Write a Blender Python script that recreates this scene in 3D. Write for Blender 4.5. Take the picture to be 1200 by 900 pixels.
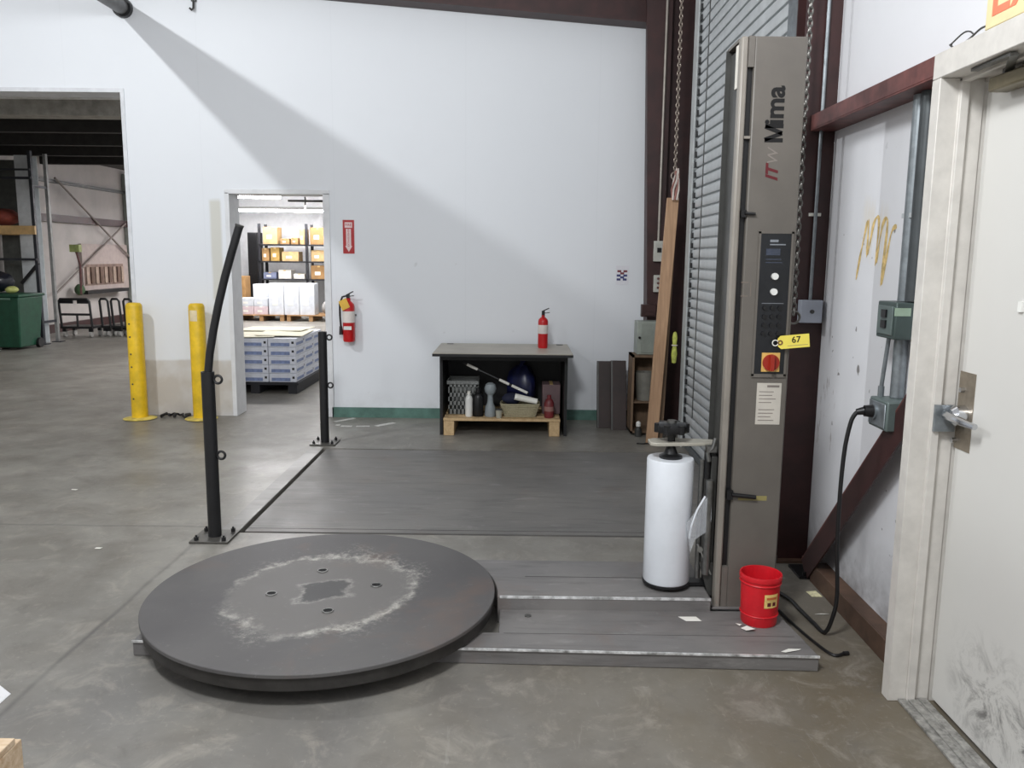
import bpy, bmesh, math, random
from mathutils import Vector, Matrix
random.seed(7)
for o in list(bpy.data.objects): bpy.data.objects.remove(o)
scene = bpy.context.scene
COL = scene.collection

# ------------------------------------------------------------------ camera
cam_d = bpy.data.cameras.new('camera'); cam = bpy.data.objects.new('camera', cam_d); COL.objects.link(cam)
cam_d.sensor_fit = 'HORIZONTAL'; cam_d.sensor_width = 36.0; cam_d.lens = 970/1200*36
cam_d.clip_start = .05; cam_d.clip_end = 200
PITCH, YAW, ROLL = math.radians(8.75), math.radians(-0.3), math.radians(0.6)
fw = Vector((math.sin(YAW)*math.cos(PITCH), math.cos(YAW)*math.cos(PITCH), -math.sin(PITCH)))
rt = Vector((math.cos(YAW), -math.sin(YAW), 0)); up = rt.cross(fw)
rt, up = (math.cos(ROLL)*rt + math.sin(ROLL)*up, math.cos(ROLL)*up - math.sin(ROLL)*rt)
m = Matrix((rt, up, -fw)).transposed().to_4x4(); m.translation = (0, 0, 1.55)
cam.matrix_world = m
scene.camera = cam

# ------------------------------------------------------------------ light
world = bpy.data.worlds.new('world'); scene.world = world; world.use_nodes = True
bg = world.node_tree.nodes['Background']
bg.inputs[0].default_value = (0.97, 0.98, 1.0, 1); bg.inputs[1].default_value = 0.54
scene.view_settings.view_transform = 'Standard'; scene.view_settings.look = 'None'
scene.view_settings.gamma = 1.0; scene.view_settings.use_curve_mapping = False
scene.view_settings.exposure = 0.06
# high-bay lamps hanging in the hall: (x, y, z, watts, source radius): one bare-arc lamp, two wide to blur pipe shadows, the last added for ambient light
HIGH_BAYS = [(-3.92, 4.10, 4.08, 245, .012), (-0.70, 0.90, 4.10, 430, .36), (-3.9, -0.8, 4.10, 130, .36)]

# ------------------------------------------------------------------ materials
def lin(c):
    out = []
    for v in c[:3]:
        v = v/255.0
        out.append(v/12.92 if v <= .04045 else ((v+.055)/1.055)**2.4)
    return out
MATS = {}
class NT:
    def __init__(s, name):
        s.m = bpy.data.materials.new(name); s.m.use_nodes = True
        s.t = s.m.node_tree; s.p = s.t.nodes['Principled BSDF']
        s.co = s.t.nodes.new('ShaderNodeTexCoord').outputs['Object']
    def n(s, typ, **kw):
        nd = s.t.nodes.new(typ)
        for k, v in kw.items(): setattr(nd, k, v)
        return nd
    def l(s, a, b): s.t.links.new(a, b)
    def noise(s, scale, detail=4, rough=.55, dist=0., vec=None):
        nd = s.n('ShaderNodeTexNoise'); nd.inputs['Scale'].default_value = scale
        nd.inputs['Detail'].default_value = detail; nd.inputs['Roughness'].default_value = rough
        nd.inputs['Distortion'].default_value = dist
        s.l(vec if vec is not None else s.co, nd.inputs['Vector']); return nd.outputs['Fac']
    def map(s, loc=(0,0,0), scale=(1,1,1), rot=(0,0,0), vec=None):
        nd = s.n('ShaderNodeMapping'); nd.inputs['Location'].default_value = loc
        nd.inputs['Scale'].default_value = scale; nd.inputs['Rotation'].default_value = rot
        s.l(vec if vec is not None else s.co, nd.inputs['Vector']); return nd.outputs[0]
    def ramp(s, fac, stops):
        nd = s.n('ShaderNodeValToRGB'); e = nd.color_ramp.elements
        while len(e) < len(stops): e.new(.5)
        for el, (p, c) in zip(e, stops):
            el.position = p; el.color = (c, c, c, 1) if not hasattr(c, '__len__') else (*lin(c), 1)
        s.l(fac, nd.inputs[0]); return nd.outputs[0]
    def mix(s, fac, a, b):
        nd = s.n('ShaderNodeMix', data_type='RGBA')
        if hasattr(fac, 'node'): s.l(fac, nd.inputs[0])
        else: nd.inputs[0].default_value = fac
        for v, i in ((a, 6), (b, 7)):
            if hasattr(v, 'node'): s.l(v, nd.inputs[i])
            else: nd.inputs[i].default_value = (*lin(v), 1)
        return nd.outputs[2]
    def math(s, op, a, b=0., clamp=False):
        nd = s.n('ShaderNodeMath', operation=op); nd.use_clamp = clamp
        for v, i in ((a, 0), (b, 1)):
            if hasattr(v, 'node'): s.l(v, nd.inputs[i])
            else: nd.inputs[i].default_value = v
        return nd.outputs[0]
    def sep(s, vec=None):
        nd = s.n('ShaderNodeSeparateXYZ'); s.l(vec if vec is not None else s.co, nd.inputs[0]); return nd.outputs
    def band(s, v, a, b, soft=.01):          # 1 inside [a, b]
        lo = s.n('ShaderNodeMapRange'); lo.inputs[1].default_value = a-soft; lo.inputs[2].default_value = a+soft
        s.l(v, lo.inputs[0])
        hi = s.n('ShaderNodeMapRange'); hi.inputs[1].default_value = b-soft; hi.inputs[2].default_value = b+soft
        hi.inputs[3].default_value = 1; hi.inputs[4].default_value = 0
        s.l(v, hi.inputs[0])
        return s.math('MULTIPLY', lo.outputs[0], hi.outputs[0])
    def bump(s, h, strength=.2, dist=.005):
        nd = s.n('ShaderNodeBump'); nd.inputs['Strength'].default_value = strength; nd.inputs['Distance'].default_value = dist
        s.l(h, nd.inputs['Height']); s.l(nd.outputs[0], s.p.inputs['Normal'])
    def base(s, c):
        if hasattr(c, 'node'): s.l(c, s.p.inputs['Base Color'])
        else: s.p.inputs['Base Color'].default_value = (*lin(c), 1)
    def rough(s, v):
        if hasattr(v, 'node'): s.l(v, s.p.inputs['Roughness'])
        else: s.p.inputs['Roughness'].default_value = v

def M(name, col=None, rough=.5, metal=0., var=.08, scale=9., bump=0., stretch=None, emit=0., spec=None):
    """plain procedural material: colour broken up by noise"""
    if name in MATS: return MATS[name]
    n = NT(name)
    vec = n.map(scale=stretch) if stretch else n.co
    f = n.noise(scale, 5, .6, vec=vec)
    d = [max(0, c*(1-var)) for c in col]; b = [min(255, c*(1+var)) for c in col]
    n.base(n.mix(n.ramp(f, [(.3, 0.), (.7, 1.)]), d, b))
    n.rough(rough); n.p.inputs['Metallic'].default_value = metal
    if spec is not None: n.p.inputs['Specular IOR Level'].default_value = spec
    if bump: n.bump(f, bump)
    if emit:
        n.p.inputs['Emission Color'].default_value = (*lin(col), 1); n.p.inputs['Emission Strength'].default_value = emit
    MATS[name] = n.m
    return n.m

def floor_material():
    n = NT('polished_concrete'); x, y, z = n.sep()
    big = n.noise(.55, 6, .6, .6); mid = n.noise(2.6, 6, .65, .4); fine = n.noise(38, 4, .7)
    c = n.mix(n.ramp(big, [(.3, 0.), (.7, 1.)]), (112, 109, 103), (146, 143, 136))
    c = n.mix(n.math('MULTIPLY', n.ramp(mid, [(.40, 0.), (.66, 1.)]), .6), c, (100, 95, 88))
    # browner tone by the personnel door and along the right wall
    br = n.math('MULTIPLY', n.band(x, .1, 3, .9), n.band(y, -5, 3.6, .7))
    c = n.mix(n.math('MULTIPLY', n.math('MULTIPLY', br, n.ramp(n.noise(1.7, 6, .65, .5), [(.3, .35), (.7, 1.)])), .9), c, (100, 88, 67))
    # dark patches round the machine
    dk = n.math('MULTIPLY', n.band(x, -2.3, .6, .6), n.band(y, 1.6, 3.4, .6))
    c = n.mix(n.math('MULTIPLY', n.math('MULTIPLY', dk, n.ramp(n.noise(1.2, 5, .6, .8), [(.35, 0.), (.65, 1.)])), .55), c, (98, 97, 97))
    c = n.mix(n.ramp(n.noise(5.5, 8, .72, .8), [(.52, 0.), (.68, .45)]), c, (158, 152, 142))
    c = n.mix(n.ramp(n.noise(8.5, 7, .7, .5), [(.55, 0.), (.72, .4)]), c, (88, 84, 80))
    c = n.mix(n.ramp(fine, [(.6, 0.), (.78, .35)]), c, (176, 172, 164))
    # sawn control joints
    wob = n.math('MULTIPLY', n.math('SUBTRACT', n.noise(2.2, 4), .5), .04)
    j1 = n.math('MULTIPLY', n.band(n.math('ADD', y, wob), 4.548, 4.566, .008), n.band(x, -12, -1.7, .02))
    j2 = n.math('MULTIPLY', n.band(n.math('ADD', x, wob), -1.745, -1.727, .008), n.band(y, -4, 4.27, .02))
    j = n.math('ADD', j1, j2, True)
    c = n.mix(n.math('MULTIPLY', j, n.ramp(mid, [(.3, .25), (.6, .8)])), c, (84, 82, 80))
    # scratches
    sc = n.noise(3.0, 3, .7, 1.5, vec=n.map(scale=(9, 1, 1), rot=(0, 0, .8)))
    c = n.mix(n.ramp(sc, [(.66, 0.), (.72, .25)]), c, (158, 156, 150))
    n.base(c)
    n.rough(n.ramp(n.noise(1.4, 5, .6), [(.3, .33), (.75, .52)]))
    n.p.inputs['Specular IOR Level'].default_value = .42
    n.bump(n.math('ADD', mid, n.math('MULTIPLY', fine, .4)), .06, .01)
    return n.m

def wall_material():
    n = NT('white_painted_wall'); x, y, z = n.sep()
    c = n.mix(n.noise(.8, 4), (226, 229, 234), (233, 236, 240))
    # vertical board joints
    jx = n.math('ABSOLUTE', n.math('SUBTRACT', n.math('FRACT', n.math('MULTIPLY', n.math('ADD', x, 2.93+12.2), 1/1.22)), .5))
    c = n.mix(n.math('MULTIPLY', n.ramp(jx, [(.495, 0.), (.5, 1.)]), .05), c, (150, 152, 156))
    # knocks
    kn = n.noise(6.5, 2, .4)
    c = n.mix(n.math('MULTIPLY', n.ramp(kn, [(.74, 0.), (.78, .5)]), n.band(z, .2, 1.6, .3)), c, (188, 188, 190))
    # unpainted grey-beige repair between the bollards, and filler strip beside the doorway
    wob = n.math('MULTIPLY', n.math('SUBTRACT', n.noise(3, 3), .5), .06)
    zz = n.math('ADD', z, wob); xx = n.math('ADD', x, n.math('MULTIPLY', wob, .3))
    rep = n.math('MULTIPLY', n.band(zz, -.1, .54, .012), n.band(xx, -3.58, -2.72, .02))
    c = n.mix(n.math('MULTIPLY', rep, n.ramp(n.noise(4, 3), [(.3, .55), (.6, .95)])), c, (192, 185, 176))
    st = n.math('MULTIPLY', n.band(zz, 1.12, 2.04, .02), n.band(xx, -2.875, -2.775, .012))
    c = n.mix(n.math('MULTIPLY', st, .8), c, (205, 203, 192))
    # scuffed foot of the wall
    c = n.mix(n.math('MULTIPLY', n.band(z, -.1, .16, .12), n.ramp(n.noise(5, 5, .7), [(.4, 0.), (.7, .3)])), c, (150, 148, 145))
    n.base(c); n.rough(.55); n.bump(n.noise(60, 3), .04, .004)
    return n.m

def side_wall_material():
    n = NT('scuffed_white_sheathing'); x, y, z = n.sep()
    c = n.mix(n.noise(1.2, 4), (220, 220, 223), (230, 231, 235))
    # brush stroke of yellow-brown adhesive
    vec = n.map(scale=(1, 14, 1.6), rot=(.25, 0, 0))
    ad = n.math('MULTIPLY', n.ramp(n.noise(1.6, 3, .6, .3, vec=vec), [(.44, 0.), (.52, 1.)]),
                n.math('MULTIPLY', n.band(y, 3.46, 3.72, .03), n.band(n.math('ADD', z, n.math('MULTIPLY', y, -.25)), .66, .88, .04)))
    c = n.mix(n.math('MULTIPLY', ad, .22), c, (214, 190, 130))
    # dark chips and scrapes
    chip = n.ramp(n.noise(16, 2, .4), [(.72, 0.), (.75, 1.)])
    c = n.mix(n.math('MULTIPLY', chip, n.math('MULTIPLY', n.band(z, .15, 1.9, .2), .8)), c, (96, 88, 84))
    scr = n.math('MULTIPLY', n.ramp(n.noise(5, 4, .7, vec=n.map(scale=(1, 9, 1.2))), [(.6, 0.), (.68, 1.)]), n.band(y, 3.9, 4.2, .06))
    c = n.mix(n.math('MULTIPLY', n.math('MULTIPLY', scr, n.band(z, .55, 1.0, .06)), .8), c, (120, 104, 92))
    # grime low down
    gr = n.math('MULTIPLY', n.band(z, -.2, .22, .2), n.ramp(n.noise(3.5, 5, .65, .4), [(.35, .1), (.62, 1.)]))
    c = n.mix(n.math('MULTIPLY', gr, .85), c, (92, 90, 88))
    n.base(c); n.rough(.5); n.bump(n.noise(7, 3), .15, .02)
    return n.m

def plate_material(name, c0, c1, rust=.25, rough=.42):
    n = NT(name)
    big = n.noise(1.6, 6, .65, .5); fine = n.noise(30, 4, .7)
    c = n.mix(n.ramp(big, [(.3, 0.), (.7, 1.)]), c0, c1)
    c = n.mix(n.math('MULTIPLY', n.ramp(n.noise(2.3, 6, .7, .3), [(.56, 0.), (.72, 1.)]), rust), c, (124, 92, 74))
    c = n.mix(n.ramp(n.noise(2.2, 6, .7, .4, vec=n.map(scale=(1, 7, 7))), [(.5, 0.), (.72, .55)]), c, (78, 76, 75))
    c = n.mix(n.ramp(n.noise(3.1, 6, .75, .6, vec=n.map(scale=(1.2, 5, 5), loc=(4, 2, 0))), [(.56, 0.), (.74, .45)]), c, (158, 156, 153))
    c = n.mix(n.ramp(fine, [(.6, 0.), (.8, .25)]), c, (150, 149, 148))
    n.base(c); n.rough(n.ramp(big, [(.3, rough-.02), (.7, rough+.18)])); n.p.inputs['Metallic'].default_value = .1
    n.bump(fine, .08, .003)
    return n.m

def turntable_material():
    n = NT('worn_turntable_steel'); x, y, z = n.sep()
    big = n.noise(1.5, 6, .65, .5); fine = n.noise(34, 4, .75)
    c = n.mix(n.ramp(big, [(.3, 0.), (.7, 1.)]), (74, 72, 73), (94, 92, 91))
    c = n.mix(n.math('MULTIPLY', n.ramp(n.noise(2.6, 4, .6, .2), [(.58, 0.), (.72, 1.)]), .26), c, (120, 92, 76))
    # irregular pale ring of worn paint round the hub (local origin = disc centre)
    rad = n.math('SQRT', n.math('ADD', n.math('MULTIPLY', n.math('MULTIPLY', x, x), 1.14), n.math('MULTIPLY', n.math('MULTIPLY', y, y), .89)))
    rr = n.math('ADD', rad, n.math('MULTIPLY', n.math('SUBTRACT', n.noise(3.6, 7, .62), .5), .34))
    grain = n.ramp(n.noise(24, 5, .8), [(.36, 0.), (.6, 1.)])
    ring = n.math('MULTIPLY', n.math('MULTIPLY', n.band(rr, .385, .420, .016), grain), n.ramp(n.noise(2.2, 3), [(.36, .1), (.56, 1.)]))
    inner = n.band(rr, -1, .39, .02)
    c = n.mix(n.math('MULTIPLY', inner, .45), c, (118, 115, 111))
    halo = n.math('MULTIPLY', n.math('MULTIPLY', n.band(rr, .37, .47, .05), n.ramp(n.noise(46, 5, .85), [(.5, 0.), (.62, 1.)])), n.ramp(n.noise(2.0, 3, .5, vec=n.map(loc=(3, 1, 0))), [(.42, 0.), (.6, 1.)]))
    c = n.mix(n.math('MULTIPLY', halo, .5), c, (180, 177, 168))
    c = n.mix(n.math('MULTIPLY', ring, .68), c, (192, 189, 180))
    hub = n.math('MAXIMUM', n.math('ABSOLUTE', n.math('ADD', x, n.math('MULTIPLY', y, .15))), n.math('ABSOLUTE', n.math('SUBTRACT', y, n.math('MULTIPLY', x, .5))))
    hb = n.math('ADD', hub, n.math('MULTIPLY', n.math('SUBTRACT', n.noise(9, 5, .7), .5), .17))
    c = n.mix(n.math('MULTIPLY', n.math('MULTIPLY', n.band(hb, .088, .110, .012), grain), .5), c, (168, 166, 160))
    c = n.mix(n.band(hb, -1, .086, .01), c, (74, 73, 73))
    c = n.mix(n.ramp(fine, [(.62, 0.), (.85, .3)]), c, (160, 158, 156))
    n.base(c); n.rough(n.ramp(big, [(.3, .5), (.7, .66)])); n.p.inputs['Specular IOR Level'].default_value = .35
    n.bump(fine, .08, .003)
    return n.m

def door_material():
    n = NT('scuffed_door_paint'); x, y, z = n.sep()
    c = n.mix(n.noise(1.2, 4), (205, 203, 199), (213, 212, 208))
    sm = n.math('MULTIPLY', n.ramp(n.noise(9, 7, .78, 1.0), [(.47, 0.), (.64, 1.)]), n.math('MULTIPLY', n.band(z, .06, .30, .12), n.band(y, -.42, .26, .12)))
    c = n.mix(n.math('MULTIPLY', sm, .95), c, (84, 82, 82))
    n.base(c); n.rough(.45); n.bump(n.noise(40, 3), .03, .003)
    return n.m

def wood(name, a, b, scale=(30, 30, 2)):
    if name in MATS: return MATS[name]
    n = NT(name)
    f = n.noise(1.4, 5, .65, .6, vec=n.map(scale=scale))
    n.base(n.mix(n.ramp(f, [(.3, 0.), (.7, 1.)]), a, b)); n.rough(.7); n.bump(f, .15, .004)
    MATS[name] = n.m; return n.m

WHITE = M('white_paint', (226, 226, 222), .45, var=.03)
FRAMEW = M('cream_frame_paint', (207, 203, 197), .42, var=.04, scale=14)
MAROON = M('maroon_primer', (54, 29, 28), .5, var=.2, scale=6)
MAROON2 = M('worn_maroon_primer', (98, 60, 57), .5, var=.22, scale=12)
RUST = M('brown_rust_primer', (82, 62, 50), .6, var=.25, scale=6)
BLACK = M('black_paint', (24, 24, 26), .42, var=.2)
BLACKP = M('black_plastic', (20, 20, 22), .35, var=.15)
DARK = M('dark_void', (22, 22, 22), .8, var=.2)
STEEL = M('dull_steel', (120, 120, 118), .35, .8, var=.12, scale=20)
GALV = M('galvanised_steel', (132, 138, 142), .4, .6, var=.1, scale=25)
SLAT = M('slat_grey_paint', (190, 194, 196), .45, .1, var=.06, scale=6)
TAN = M('putty_grey_enamel', (103, 98, 92), .42, var=.05, scale=5)
TAND = M('putty_grey_edge', (136, 130, 122), .38, var=.05, scale=5)
GREYD = M('dark_grey_rail', (74, 74, 72), .4, .4, var=.12)
YELLOW = M('safety_yellow', (226, 186, 32), .42, var=.1, scale=7)
RED = M('extinguisher_red', (190, 24, 28), .3, var=.06)
REDP = M('red_plastic', (206, 26, 38), .38, var=.06, scale=12)
GREEN = M('green_base_paint', (86, 120, 110), .5, var=.12)
BOXG = M('green_grey_box', (98, 110, 108), .45, .2, var=.08)
PAPER = M('white_paper', (232, 230, 222), .7, var=.03)
INK = M('black_ink', (16, 15, 16), .8, var=.05)
INKR = M('dark_red_ink', (92, 20, 28), .6, var=.05)
INKG = M('faded_grey_ink', (128, 120, 114), .6, var=.05)
FILM = M('stretch_film', (226, 230, 236), .22, var=.03, scale=4)
PINE = wood('pine', (176, 146, 106), (208, 180, 138), (26, 3, 26))
PINEZ = wood('pine_upright', (160, 126, 98), (190, 154, 122), (30, 30, 1.6))
CARD = M('cardboard', (158, 122, 78), .8, var=.1, scale=4)
CARDL = M('pale_cardboard', (188, 158, 112), .8, var=.1, scale=4)
TAPE = M('parcel_tape', (206, 176, 120), .3, var=.05)
CHROME = M('chrome', (200, 202, 206), .16, 1., var=.04)
RUBBER = M('black_rubber', (22, 21, 22), .5, var=.15)

# ------------------------------------------------------------------ mesh builder
W = {}   # world origin of every object made here
class B:
    def __init__(s): s.v = []; s.f = []
    def add(s, vs, fs):
        o = len(s.v); s.v += [tuple(p) for p in vs]; s.f += [tuple(i+o for i in f) for f in fs]; return s
    def box(s, x0, x1, y0, y1, z0, z1):
        return s.add([(x0,y0,z0),(x1,y0,z0),(x1,y1,z0),(x0,y1,z0),(x0,y0,z1),(x1,y0,z1),(x1,y1,z1),(x0,y1,z1)],
                     [(0,3,2,1),(4,5,6,7),(0,1,5,4),(1,2,6,5),(2,3,7,6),(3,0,4,7)])
    def obox(s, c, u, v, w):
        c, u, v, w = map(Vector, (c, u, v, w))
        vs = [c+a*u+b*v+d*w for d in (-1,1) for a, b in ((-1,-1),(1,-1),(1,1),(-1,1))]
        return s.add(vs, [(0,3,2,1),(4,5,6,7),(0,1,5,4),(1,2,6,5),(2,3,7,6),(3,0,4,7)])
    def beam(s, p, q, w, h, side=None):
        p, q = Vector(p), Vector(q); d = (q-p)/2
        side = Vector(side) if side else (Vector((0,0,1)) if abs(d.normalized().z) < .9 else Vector((1,0,0)))
        a = d.cross(side).normalized(); b = a.cross(d).normalized()
        return s.obox((p+q)/2, a*w/2, b*h/2, d)
    def _fr(s, d):
        d = Vector(d).normalized(); a = Vector((0,0,1)) if abs(d.z) < .9 else Vector((1,0,0))
        u = d.cross(a).normalized(); return u, d.cross(u).normalized()
    def cyl(s, p, q, r, r2=None, n=16, caps=True):
        p, q = Vector(p), Vector(q); r2 = r if r2 is None else r2; u, v = s._fr(q-p)
        vs = []
        for c, rr in ((p, r), (q, r2)):
            vs += [c+rr*(math.cos(2*math.pi*i/n)*u+math.sin(2*math.pi*i/n)*v) for i in range(n)]
        fs = [(i, (i+1)%n, n+(i+1)%n, n+i) for i in range(n)]
        if caps: fs += [tuple(range(n-1,-1,-1)), tuple(range(n,2*n))]
        return s.add(vs, fs)
    def lathe(s, c, prof, n=24, axis=(0,0,1)):
        c = Vector(c); ax = Vector(axis).normalized(); u, v = s._fr(ax); vs, fs = [], []
        for r, z in prof:
            vs += [c+ax*z+max(r, 1e-5)*(math.cos(2*math.pi*i/n)*u+math.sin(2*math.pi*i/n)*v) for i in range(n)]
        for k in range(len(prof)-1):
            fs += [(k*n+i, k*n+(i+1)%n, (k+1)*n+(i+1)%n, (k+1)*n+i) for i in range(n)]
        return s.add(vs, fs)
    def tube(s, path, r, n=8, closed=False):
        P = [Vector(p) for p in path]; vs, fs = [], []; L = len(P); u = None
        for i, p in enumerate(P):
            if closed: d = P[(i+1)%L]-P[i-1]
            else: d = P[min(i+1, L-1)]-P[max(i-1, 0)]
            d.normalize()
            if u is None: u, _ = s._fr(d)
            u = (u-d*u.dot(d)).normalized(); w = d.cross(u)
            rr = r[i] if hasattr(r, '__len__') else r
            vs += [p+rr*(math.cos(2*math.pi*k/n)*u+math.sin(2*math.pi*k/n)*w) for k in range(n)]
        for i in range(L if closed else L-1):
            j = (i+1)%L
            fs += [(i*n+k, i*n+(k+1)%n, j*n+(k+1)%n, j*n+k) for k in range(n)]
        if not closed: fs += [tuple(range(n-1,-1,-1)), tuple(range((L-1)*n, L*n))]
        return s.add(vs, fs)
    def ring(s, c, normal, R, r, n=18, m=8, sy=1., u=None):
        c = Vector(c); a, b = s._fr(normal)
        if u is not None: a = Vector(u).normalized(); b = Vector(normal).normalized().cross(a)
        return s.tube([c+R*(math.cos(2*math.pi*i/n)*a+sy*math.sin(2*math.pi*i/n)*b) for i in range(n)], r, m, True)
    def prism(s, poly, a, b, axis='z'):
        n = len(poly); f = {'z': lambda p, t: (p[0], p[1], t), 'y': lambda p, t: (p[0], t, p[1]), 'x': lambda p, t: (t, p[0], p[1])}[axis]
        vs = [f(p, a) for p in poly]+[f(p, b) for p in poly]
        return s.add(vs, [(i, (i+1)%n, n+(i+1)%n, n+i) for i in range(n)]+[tuple(range(n-1,-1,-1)), tuple(range(n, 2*n))])
    def mesh(s, name, origin=(0,0,0)):
        me = bpy.data.meshes.new(name); o = Vector(origin)
        me.from_pydata([Vector(p)-o for p in s.v], [], s.f)
        bm = bmesh.new(); bm.from_mesh(me); bmesh.ops.recalc_face_normals(bm, faces=bm.faces); bm.to_mesh(me); bm.free()
        me.polygons.foreach_set('use_smooth', [True]*len(me.polygons))
        me.set_sharp_from_angle(angle=math.radians(35)); me.update()
        return me
    def build(s, name, mat, parent=None, bevel=0., origin=None):
        org = W[parent.name] if parent else Vector(origin or (0,0,0))
        me = s.mesh(name, org); me.materials.append(mat)
        return link(name, me, parent, org, bevel)
def link(name, me, parent=None, org=(0,0,0), bevel=0.):
    o = bpy.data.objects.new(name, me); COL.objects.link(o)
    if parent: o.parent = parent
    else: o.location = org
    W[o.name] = Vector(org)
    if bevel:
        bv = o.modifiers.new('bevel', 'BEVEL'); bv.width = bevel; bv.segments = 2; bv.limit_method = 'ANGLE'
    return o
def tag(o, label, cat, group=None, kind=None):
    o['label'] = label; o['category'] = cat
    if group: o['group'] = group
    if kind: o['kind'] = kind
    return o
def S(o, label, cat): return tag(o, label, cat, None, 'structure')
def T(name, label, cat, loc, group=None, kind=None):
    o = bpy.data.objects.new(name, None); COL.objects.link(o); o.location = loc; o.empty_display_size = .1
    W[o.name] = Vector(loc); return tag(o, label, cat, group, kind)
def copy_thing(root, delta, label=None, group=None):
    r = root.copy(); COL.objects.link(r); r.location = Vector(root.location)+Vector(delta)
    W[r.name] = W[root.name]+Vector(delta)
    if label: r['label'] = label
    if group: r['group'] = group
    for ch in list(root.children):
        c = ch.copy(); COL.objects.link(c); c.parent = r
        for g in list(ch.children):
            d = g.copy(); COL.objects.link(d); d.parent = c
    return r
def text(body, size, c, u, v, name, mat, parent, bold=.0, ext=.0006, shear=0.):
    """flat lettering, centred on c, reading along u with v up"""
    cu = bpy.data.curves.new('lettering', 'FONT'); cu.body = body; cu.size = size; cu.align_x = 'CENTER'; cu.align_y = 'CENTER'
    cu.extrude = ext; cu.offset = bold; cu.shear = shear; cu.resolution_u = 3
    t = bpy.data.objects.new('lettering', cu); COL.objects.link(t)
    dg = bpy.context.evaluated_depsgraph_get(); me = bpy.data.meshes.new_from_object(t.evaluated_get(dg))
    bpy.data.objects.remove(t)
    u, v, c = Vector(u).normalized(), Vector(v).normalized(), Vector(c)-W[parent.name]
    mt = Matrix((u, v, u.cross(v))).transposed().to_4x4(); mt.translation = c
    me.transform(mt); me.materials.clear(); me.materials.append(mat)
    return link(name, me, parent, W[parent.name])

# ================================================================== THE SETTING
XW, YB = 1.52, 7.85          # inner faces of right wall and back wall
# floor with the pit of the dock leveller cut out
PX0, PX1, PY0, PY1 = -1.556, 1.40, 4.462, 6.54
b = B()
b.box(-14, PX0, -4, 26, -.1, 0).box(PX0, 1.7, -4, PY0, -.1, 0).box(PX0, 1.7, PY1, 26, -.1, 0).box(PX1, 1.7, PY0, PY1, -.1, 0)
FLOORM = floor_material()
S(b.build('floor', FLOORM), 'grey polished concrete floor with stains and sawn joints', 'floor')
b = B(); b.box(PX0-.02, PX1+.02, PY0-.02, PY1+.02, -.5, -.45).box(PX0-.03, PX0-.001, PY0, PY1, -.45, -.1).box(PX1+.001, PX1+.03, PY0, PY1, -.45, -.1)
b.box(PX0, PX1, PY0-.03, PY0-.001, -.45, -.1).box(PX0, PX1, PY1+.001, PY1+.03, -.45, -.1)
S(b.build('trim_1', DARK), 'dark pit lining under the dock leveller plate', 'pit')

# back wall: big opening on the left, doorway, solid to the right
OX0, OX1, OZ = -7.6, -3.64, 3.0          # large opening
DX0, DX1, DZ = -2.70, -1.805, 2.112      # doorway
b = B(); T0, T1 = YB, YB+.25
b.box(-14, OX0, T0, T1, 0, 5.2).box(OX0, OX1, T0, T1, OZ, 5.2).box(OX1, DX0, T0, T1, 0, 5.2)
b.box(DX0, DX1, T0, T1, DZ, 5.2).box(DX1, 1.75, T0, T1, 0, 5.2)
WALLM = wall_material()
S(b.build('wall_back', WALLM), 'tall white painted wall with a large opening and a doorway', 'wall')
b = B(); b.box(DX1+.035, 1.08, YB-.012, YB, 0, .098)
S(b.build('baseboard_back', GREEN), 'green painted base strip along the white wall', 'baseboard')
# thin steel edging round the large opening and the doorway liner
b = B(); b.box(OX1-.006, OX1+.03, YB-.008, YB+.256, 0, OZ+.03).box(OX0, OX1-.006, YB-.008, YB+.256, OZ-.006, OZ+.03)
S(b.build('trim_2', M('wall_edging', (216, 218, 222), .5, var=.05)), 'white corner edging around the large wall opening', 'trim')
b = B()
for x0, x1 in ((DX0-.03, DX0+.012), (DX1-.012, DX1+.05)): b.box(x0, x1, YB-.012, YB+.262, 0, DZ+.0)
b.box(DX0-.03, DX1+.05, YB-.012, YB+.262, DZ-.012, DZ+.03)
S(b.build('trim_3', M('doorway_trim', (224, 225, 227), .45, var=.03), bevel=.003), 'white painted liner framing the doorway', 'trim')

# right wall sheathing, with the opening of the personnel door
b = B(); b.box(XW, XW+.06, 2.80, 4.20, 0, 5.2).box(XW, XW+.06, -2.5, 2.80, 2.20, 5.2).box(XW, XW+.06, -2.5, 1.78, 0, 2.2)
S(b.build('wall_right', side_wall_material()), 'scuffed white sheathing beside the personnel door', 'wall')
b = B(); b.box(1.56, 1.62, 4.20, YB, 3.75, 5.2).box(1.56, 1.62, 4.20, 4.5, 0, 3.75).box(1.56, 1.62, 6.9, YB, 0, 3.75)
S(b.build('wall_dock', M('dark_liner', (50, 30, 28), .6, var=.2)), 'dark maroon wall around the roll-up door', 'wall')

# steel frame ------------------------------------------------------------
def h_section(b, x0, x1, x0t, x1t, y0, y1, z0, z1, tf=.012, tw=.01):
    """tapered H column: flanges face -x and +x, web between"""
    ym = (y0+y1)/2
    def slab(xa0, xa1, xb0, xb1, ya, yb):
        b.add([(xa0,ya,z0),(xa1,ya,z0),(xa1,yb,z0),(xa0,yb,z0),(xb0,ya,z1),(xb1,ya,z1),(xb1,yb,z1),(xb0,yb,z1)],
              [(0,3,2,1),(4,5,6,7),(0,1,5,4),(1,2,6,5),(2,3,7,6),(3,0,4,7)])
    slab(x0, x0+tf, x0t, x0t+tf, y0, y1); slab(x1-tf, x1, x1t-tf, x1t, y0, y1); slab(x0+tf, x1-tf, x0t+tf, x1t-tf, ym-tw/2, ym+tw/2)
t = T('steel_column', 'dark maroon tapered steel column in the corner by the back wall', 'column', (1.35, 7.62, 0), kind='structure')
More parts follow.
